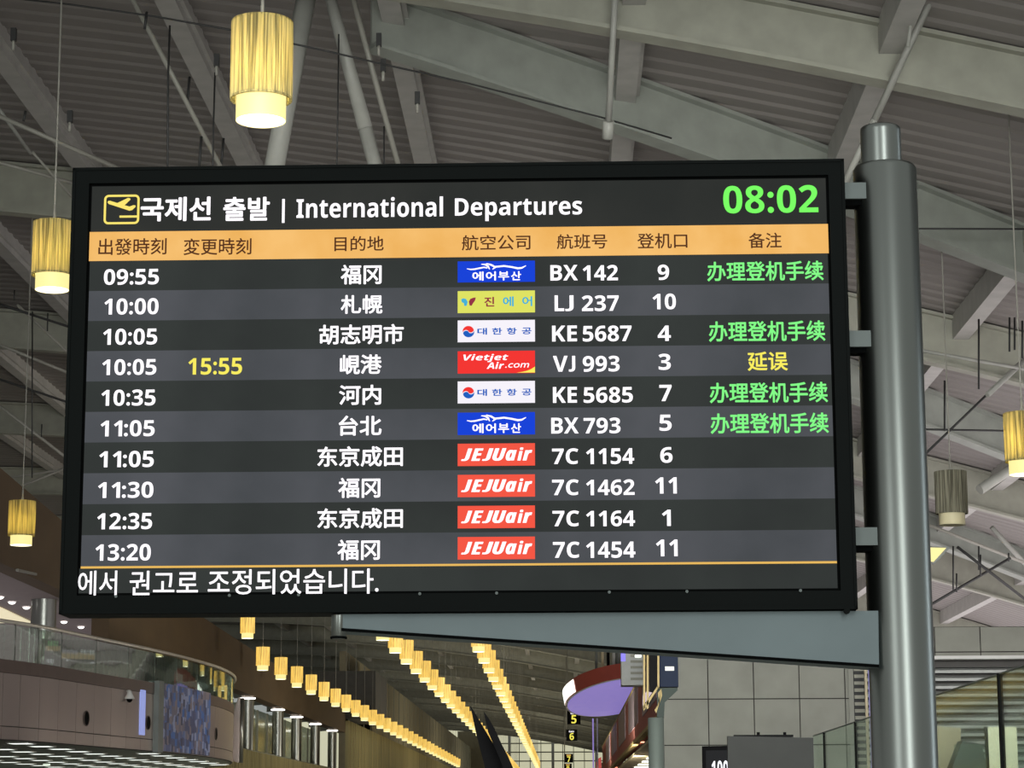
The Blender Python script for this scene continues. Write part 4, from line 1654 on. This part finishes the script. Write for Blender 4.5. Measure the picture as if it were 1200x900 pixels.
# sliding door behind
DY = 30.0
dr = thing('sliding_door', 'glazed sliding door with pale uprights at the frame edge right of the post', 'door', (at(1176, 900, DY).x, DY, 0.0))
ztd = at(1175, 852, DY).z
for x0, x1 in ((1158.5, 1171.5), (1178, 1192)):
    mb = MB()
    mb.box((at(x0, 870, DY).x, DY, 0.0), (at(x1, 870, DY).x, DY + .05, ztd), M['pale'])
    mb.build('upright', dr, (at(x0, 870, DY).x, DY, 0))
mb = MB()
mb.box((at(1171.5, 870, DY).x, DY + .01, 0.0), (at(1178, 870, DY).x, DY + .05, ztd), M['bulk'])
mb.box((at(1155, 870, DY).x, DY + .01, 0.0), (at(1158.5, 870, DY).x, DY + .06, ztd + .005), M['black'])
mb.build('meeting_stile', dr, (at(1172, 870, DY).x, DY, 0))
mb = MB()
for x0, x1 in ((1118, 1155), (1192, 1235)):
    mb.box((at(x0, 870, DY).x, DY + .02, 0.0), (at(x1, 870, DY).x, DY + .03, at(1130, 872, DY).z), M['glassr'])
mb.build('pane', dr, (at(1192, 870, DY).x, DY, 0))
# reception booth inside, pale and dark panels
bt = thing('info_booth', 'dark green slanted counter booth with cream side behind the glass screen', 'booth', (at(1120, 900, 44).x, 44, 0.0))
mb = MB()
q = [(1114, 905), (1128, 868), (1150, 872), (1158, 905)]
mb.prism([at(x, y, 44) for x, y in reversed(q)] , (0, .6, 0), mat('dark_green_panel', (74, 84, 80), 0.5))
mb.prism([at(x, y, 44) for x, y in ((1114, 905), (1114, 1096), (1158, 1096), (1158, 905))], (0, .6, 0), mat('dark_green_panel_low', (74, 84, 80), 0.5))
mb.build('counter', bt, (at(1120, 900, 44).x, 44, 0))
mb = MB()
mb.prism([at(x, y, 44.8) for x, y in ((1098, 1090), (1126, 1090), (1126, 853), (1098, 851))], (0, .3, 0), M['cream'])
mb.build('side_panel', bt, (at(1100, 900, 44.8).x, 44.8, 0))

# ================================================================== RIGHT: MONITORS
ty = 30.0
tv = thing('monitor', 'dark grey back of a large monitor in front of the tile wall', 'monitor', at(904, 900, ty))
mb = MB()
a, b = at(855.5, 1010, ty), at(953, 863, ty)
a0_, b0_ = at(857, 1010, ty), at(953.5, 864.5, ty)
mb.hexa([(a.x, ty, a.z), (b.x, ty, a.z), (b.x, ty + .10, a.z), (a.x, ty + .10, a.z),
         (a.x, ty, at(856, 862.5, ty).z), (b.x, ty, at(953, 864.5, ty).z), (b.x, ty + .10, at(953, 864.5, ty).z), (a.x, ty + .10, at(856, 862.5, ty).z)], M['tvback'])
mb.build('casing', tv, at(904, 900, ty))
mb = MB()
a, b = at(860, 864, ty), at(930, 860.8, ty)
mb.box((a.x, ty + .03, a.z), (b.x, ty + .08, b.z), M['black'])
for x in (889, 920):
    c = at(x, 860, ty)
    mb.tube([(c.x, ty + .05, c.z - .02), (c.x, ty + .05, c.z + .022)], 0.02, M['black'], 10)
mb.build('top_rail', tv, at(895, 862, ty))
mb = MB()
c = at(904, 1010, ty)
mb.box((c.x - .05, ty + .03, 0.0), (c.x + .05, ty + .09, c.z + .1), M['tvback'])
mb.box((c.x - .35, ty - .2, 0.0), (c.x + .35, ty + .3, 0.02), M['tvback'])
mb.build('stand', tv, (c.x, ty, 0))
# angled screen behind it
sy = 31.5
ms = thing('advert_screen', 'black framed screen with white glowing figures, beside the dark grey monitor back', 'screen', at(842, 900, sy))
SPn = Plane(at(842, 890, sy), (0.86, -0.5, 0), (0, 0, 1))


def sq(x, y):
    return SPn.px(x, y)


mb = MB()
a, b = sq(825, 1010), sq(874, 872)
c_ = sq(874, 868)
mb.prism([SPn.p(a[0], a[1]), SPn.p(b[0], a[1]), SPn.p(b[0], sq(825, 874.5)[1]), SPn.p(a[0], sq(825, 874.5)[1])], -SPn.n * .09, M['black'])
mb.build('casing', ms, SPn.o)
mb = MB()
a, b = sq(829.5, 1000), sq(872, 880)
rect(mb, SPn, a[0], a[1], b[0], sq(829.5, 879.5)[1], led('screen_dark', (30, 31, 33)), 0.004)
mb.build('screen', ms, SPn.o)
mb = MB()
a, b = sq(834.5, 912), sq(861, 891)
text(mb, SPn, '100T', a[0], a[1], b[0], b[1], led('screen_white', (246, 248, 255), 1.3), 0.03, 0.008)
mb.build('lettering', ms, SPn.o)
mb = MB()
p = SPn.o
mb.tube([(p.x, p.y + .12, 0), (p.x, p.y + .12, p.z)], 0.05, M['black'], 10)
mb.build('stand', ms, (p.x, p.y + .12, 0))

# ================================================================== RIGHT: SMALL POST WITH DISPLAY SEEN FROM BEHIND
qy = 35.0
pc2 = at(769, 870, qy)
sp2 = thing('sign_post', 'short round steel sign post in front of the tile wall edge', 'post', (pc2.x, qy, 0.0))
zt2 = at(769, 841, qy).z
mb = MB()
mb.lathe([(0, zt2), (.10, zt2), (.118, zt2 - .01), (.118, 0.0)], mat('sign_post_steel', (122, 132, 126), 0.45, 0.5, var=0.05), 32, (pc2.x, qy, 0))
mb.build('shaft', sp2, (pc2.x, qy, 0))
mb = MB()
q = [(770, 842), (770, 806), (794, 806), (794, 809), (779, 823), (778, 842)]
mb.prism([at(x, y, qy) for x, y in reversed(q)], (0, .10, 0), mat('bracket_green_grey', (62, 70, 66), 0.6, spec=0.1))
q = [(767, 832), (773, 824), (771, 812), (775, 807), (776, 815), (769, 836)]
mb.prism([at(x, y, qy - .03) for x, y in reversed(q)], (0, .03, 0), M['trimgold'])
mb.build('bracket', sp2, (pc2.x, qy, zt2))
ds = thing('display_casing', 'navy back casing of a hanging display on top of the short sign post', 'display', at(782, 806, qy))
mb = MB()
a, b = at(773, 805, qy), at(793.5, 715, qy)
mb.box((a.x, qy - .02, a.z), (b.x, qy + 1.2, b.z), M['navy'])
mb.build('casing', ds, a)
mb = MB()
a, b = at(779.5, 786, qy - .03), at(790, 781, qy - .03)
mb.box((a.x, qy - .03, a.z), (b.x, qy - .02, b.z), M['white'])
mb.build('type_plate', ds, a)
mb = MB()
q = [(753.5, 834), (771, 806), (771, 715), (753.5, 715)]
qq = [onX(x, y, at(770, 800, qy).x) for x, y in ()]
q3 = [at(761, 826, qy + .0), at(771, 806, qy), at(771, 715, qy), at(761, 715, qy)]
mb.prism(list(reversed(q3)), (0, .05, 0), M['black'])
for x in (753.5, 757.5, 770.0):
    mb.prism([at(x, 832 if x < 760 else 808, qy - .02), at(x + 2.2, 830 if x < 760 else 806, qy - .02), at(x + 2.2, 715, qy - .02), at(x, 715, qy - .02)], (0, .06, 0), M['trimgold'])
mb.prism([at(754, 834, qy - .02), at(771, 807, qy - .02), at(771, 803, qy - .02), at(754, 828, qy - .02)], (0, .06, 0), M['trimgold'])
mb.prism([at(752.5, 828, qy - .01), at(758, 821, qy - .01), at(764, 812, qy - .01), at(757, 811, qy - .01), at(753, 815, qy - .01)], (0, .04, 0), M['lilacglass'])
for v_ in mb.v:
    v_.y -= 0.13
mb.build('screen_edge', ds, at(762, 806, qy))

# ================================================================== RIGHT: SHOP FASCIA, CANOPY
FX = 2.15
fa = thing('shop_fascia', 'long red shop fascia with lilac posters and gilt lower edge running down the hall', 'shop fascia', (FX, 60, 3.9))
mb = MB()
zl = onX(757, 855, FX).z
zh = zl + 1.55
mb.box((FX, CY + .6, zl), (FX + .3, 128, zh), M['red'])
mb.build('board', fa, (FX, 60, zl))
mb = MB()
mb.box((FX - .06, CY + .6, zl - .09), (FX + .1, 128, zl), M['trimgold'])
mb.build('lower_trim', fa, (FX, 60, zl))
mb = MB()
mb.box((FX - .03, CY + .6, zh), (FX + .3, 128, zh + .05), M['trimgold'])
mb.build('upper_trim', fa, (FX, 60, zh))
for k in range(5):
    ya = 53.5 + 13.5 * k
    mb = MB()
    mb.box((FX - .02, ya, zl + .42), (FX, ya + 9.5, zh - .03), M['lilacglass'])
    mb.build('poster', fa, (FX, ya, zl))
mb = MB()
mb.box((FX - .02, CY + .6, zl - .40), (FX + 4, 128, zl - .32), M['cream'])
struct(mb.build('ceiling_shops'))
for k in range(9):
    Y = 60 + 4.2 * k
    o = thing('spotlight', 'small lit spotlight under the red shop fascia, %s from the near end' % ordinal(k + 1), 'spotlight', (FX + .7, Y, zl - .42), 'spotlights under the red shop fascia')
    mb = MB()
    mb.box((FX + .45, Y, zl - .44), (FX + .95, Y + 1.3, zl - .41), M['panel_on'])
    mb.build('lens', o, (FX + .7, Y, zl - .42))
mb = MB()
mb.box((FX + 1.2, CY + .8, 0), (FX + 1.4, 128, zl - .4), M['lilacglass'])
mb.box((FX + .1, CY + .8, 0), (FX + 1.2, CY + 1.1, zl - .4), M['cream'])
struct(mb.build('wall_shops'))
mb = MB()
mb.box((FX, 128, 0), (FX + 8, 335, 4.6), M['cream'])
mb.box((FX - .1, 128, 4.3), (FX, 335, 4.6), M['mull'])
struct(mb.build('wall_far_shops'))
mb = MB()
mb.box((FX + .32, 50.6, zh - .4), (22, 128, zh - .1), M['bulk'])
struct(mb.build('slab_shops'))
o = thing('red_sign', 'small upright red sign in front of the shops below the canopy', 'sign', at(702, 900, 120))
mb = MB()
q = [(699, 900), (705, 900), (704.5, 887), (701, 889), (699, 893)]
mb.prism([at(x, y, 120) for x, y in reversed(q)] , (0, .3, 0), mat('bright_red_sign', (205, 40, 44), 0.4, emit=(205, 40, 44), es=.35, var=0))
mb.prism([at(x, y, 120) for x, y in ((699, 963), (705, 963), (705, 900), (699, 900))], (0, .3, 0), M['redrim'])
mb.build('sign_face', o, at(702, 900, 120))
# tilted disc canopy
cy_ = 98.0
cc = at(722, 819, cy_)
o = thing('disc_canopy', 'tilted round canopy with a red rim and violet lit underside over the shops', 'canopy', cc)
A1 = (at(662.5, 828, cy_) - at(782, 806, cy_)) * .5
A1n = A1.normalized()
ctr = (at(662.5, 828, cy_) + at(782, 806, cy_)) * .5
nrm = Vector((0, -0.30, -1.0))
nrm = (nrm - A1n * nrm.dot(A1n)).normalized()
A2n = nrm.cross(A1n).normalized()
rad = A1.length
mb = MB()
def ring(r_, h_):
    pts = [ctr + (A1n * math.cos(2 * PI * k / 48) + A2n * math.sin(2 * PI * k / 48)) * r_ - nrm * h_ for k in range(48)]
    for p in pts:
        p.x = min(p.x, 12.0)
    return pts


vio = mat('violet_underside', (170, 150, 215), 0.5, emit=(134, 120, 190), es=.8, var=.05)
def rings(mb, A_, B_r, m):
    b = len(mb.v)
    mb.v += A_ + B_r
    for k in range(48):
        j = (k + 1) % 48
        mb.face([b + k, b + j, b + 48 + j, b + 48 + k], m, True)
rings(mb, ring(rad * .96, -.02), ring(rad * .6, -.10), vio)
rings(mb, ring(rad * .6, -.10), ring(0.01, -.13), vio)
mb.build('underside', o, cc)
mb = MB()
rings(mb, ring(rad, 0.0), ring(rad, 0.64), M['redrim'])
rings(mb, ring(rad, 0.64), ring(0.01, .75), M['redrim'])
rings(mb, ring(rad * .96, -.02), ring(rad, 0.0), M['white'])
mb.build('rim', o, cc)
# lit white sign letters on the near end of the rim
mb = MB()
b = len(mb.v)
for k in range(-3, 4):
    th = math.radians(-20 + k * 7)
    for h_ in (0.04, .60):
        mb.v.append(ctr + (A1n * math.cos(th) - A2n * -math.sin(th)) * (rad + .015) - nrm * h_)
for k in range(6):
    mb.face([b + 2 * k, b + 2 * k + 2, b + 2 * k + 3, b + 2 * k + 1], M['panel_on'])
mb.build('lit_panel', o, cc)
# louvred air unit above the canopy
uy = 57.0
a, b = at(728.5, 803, uy), at(753, 712, uy)
o = thing('air_unit', 'pale louvred air unit above the red fascia', 'air unit', (a.x, uy, a.z))
mb = MB()
mb.box((a.x, uy, a.z), (b.x, uy + .8, b.z), M['lou'])
mb.build('casing', o, a)
mb = MB()
z = a.z + .12
while z < b.z:
    mb.box((a.x + .22, uy - .03, z), (b.x - .02, uy, z + .06), M['mull'])
    z += .14
mb.build('louvres', o, a)
mb = MB()
mb.box((a.x - .01, uy - .01, at(730, 775, uy).z), (a.x + .1, uy, b.z), mat('violet_edge_lit', (110, 100, 225), 0.4, emit=(104, 92, 225), es=.9, var=0))
mb.build('violet_edge', o, a)
mb = MB()
mb.box((at(744, 770, uy).x, uy - .04, at(744, 770.5, uy).z), (at(751.5, 770, uy).x, uy - .03, at(744, 767.5, uy).z), M['panel_on'])
mb.build('lamp', o, a)
# tall thin masts beyond the canopy
for (x, Y, r, m, w) in ((699, 98, .045, 'bracket', 'leftmost of the masts'), (706.5, 98, .045, 'cream', 'second of the masts'), (713, 98, .05, 'black', 'dark one of the masts'),
                        (719.5, 98, .06, 'lou', 'white one of the masts'), (725, 98, .09, 'bracket', 'widest of the masts beside the air unit')):
    c = at(x, 800, Y)
    mb = MB()
    mb.tube([(c.x, Y, ctr.z + .86), (c.x, Y, at(x, 712, Y).z)], r * 1.35, M[m], 10)
    tag(mb.build('mast', origin=(c.x, Y, ctr.z + .86)), 'tall slim mast rising above the round canopy, %s' % w, 'mast', 'masts above the canopy')
for (x, Y, m, w) in ((695, 97, 'violet', 'violet lit one'), (700, 98, 'lou', 'pale one')):
    c = at(x, 860, Y)
    mb = MB()
    mb.tube([(c.x, Y, 0), (c.x, Y, at(x, 842, Y).z)], .03, vio if m == 'violet' else M[m], 10)
    tag(mb.build('canopy_post', origin=(c.x, Y, 0)), 'slim post under the round canopy, %s' % w, 'post', 'posts under the canopy')
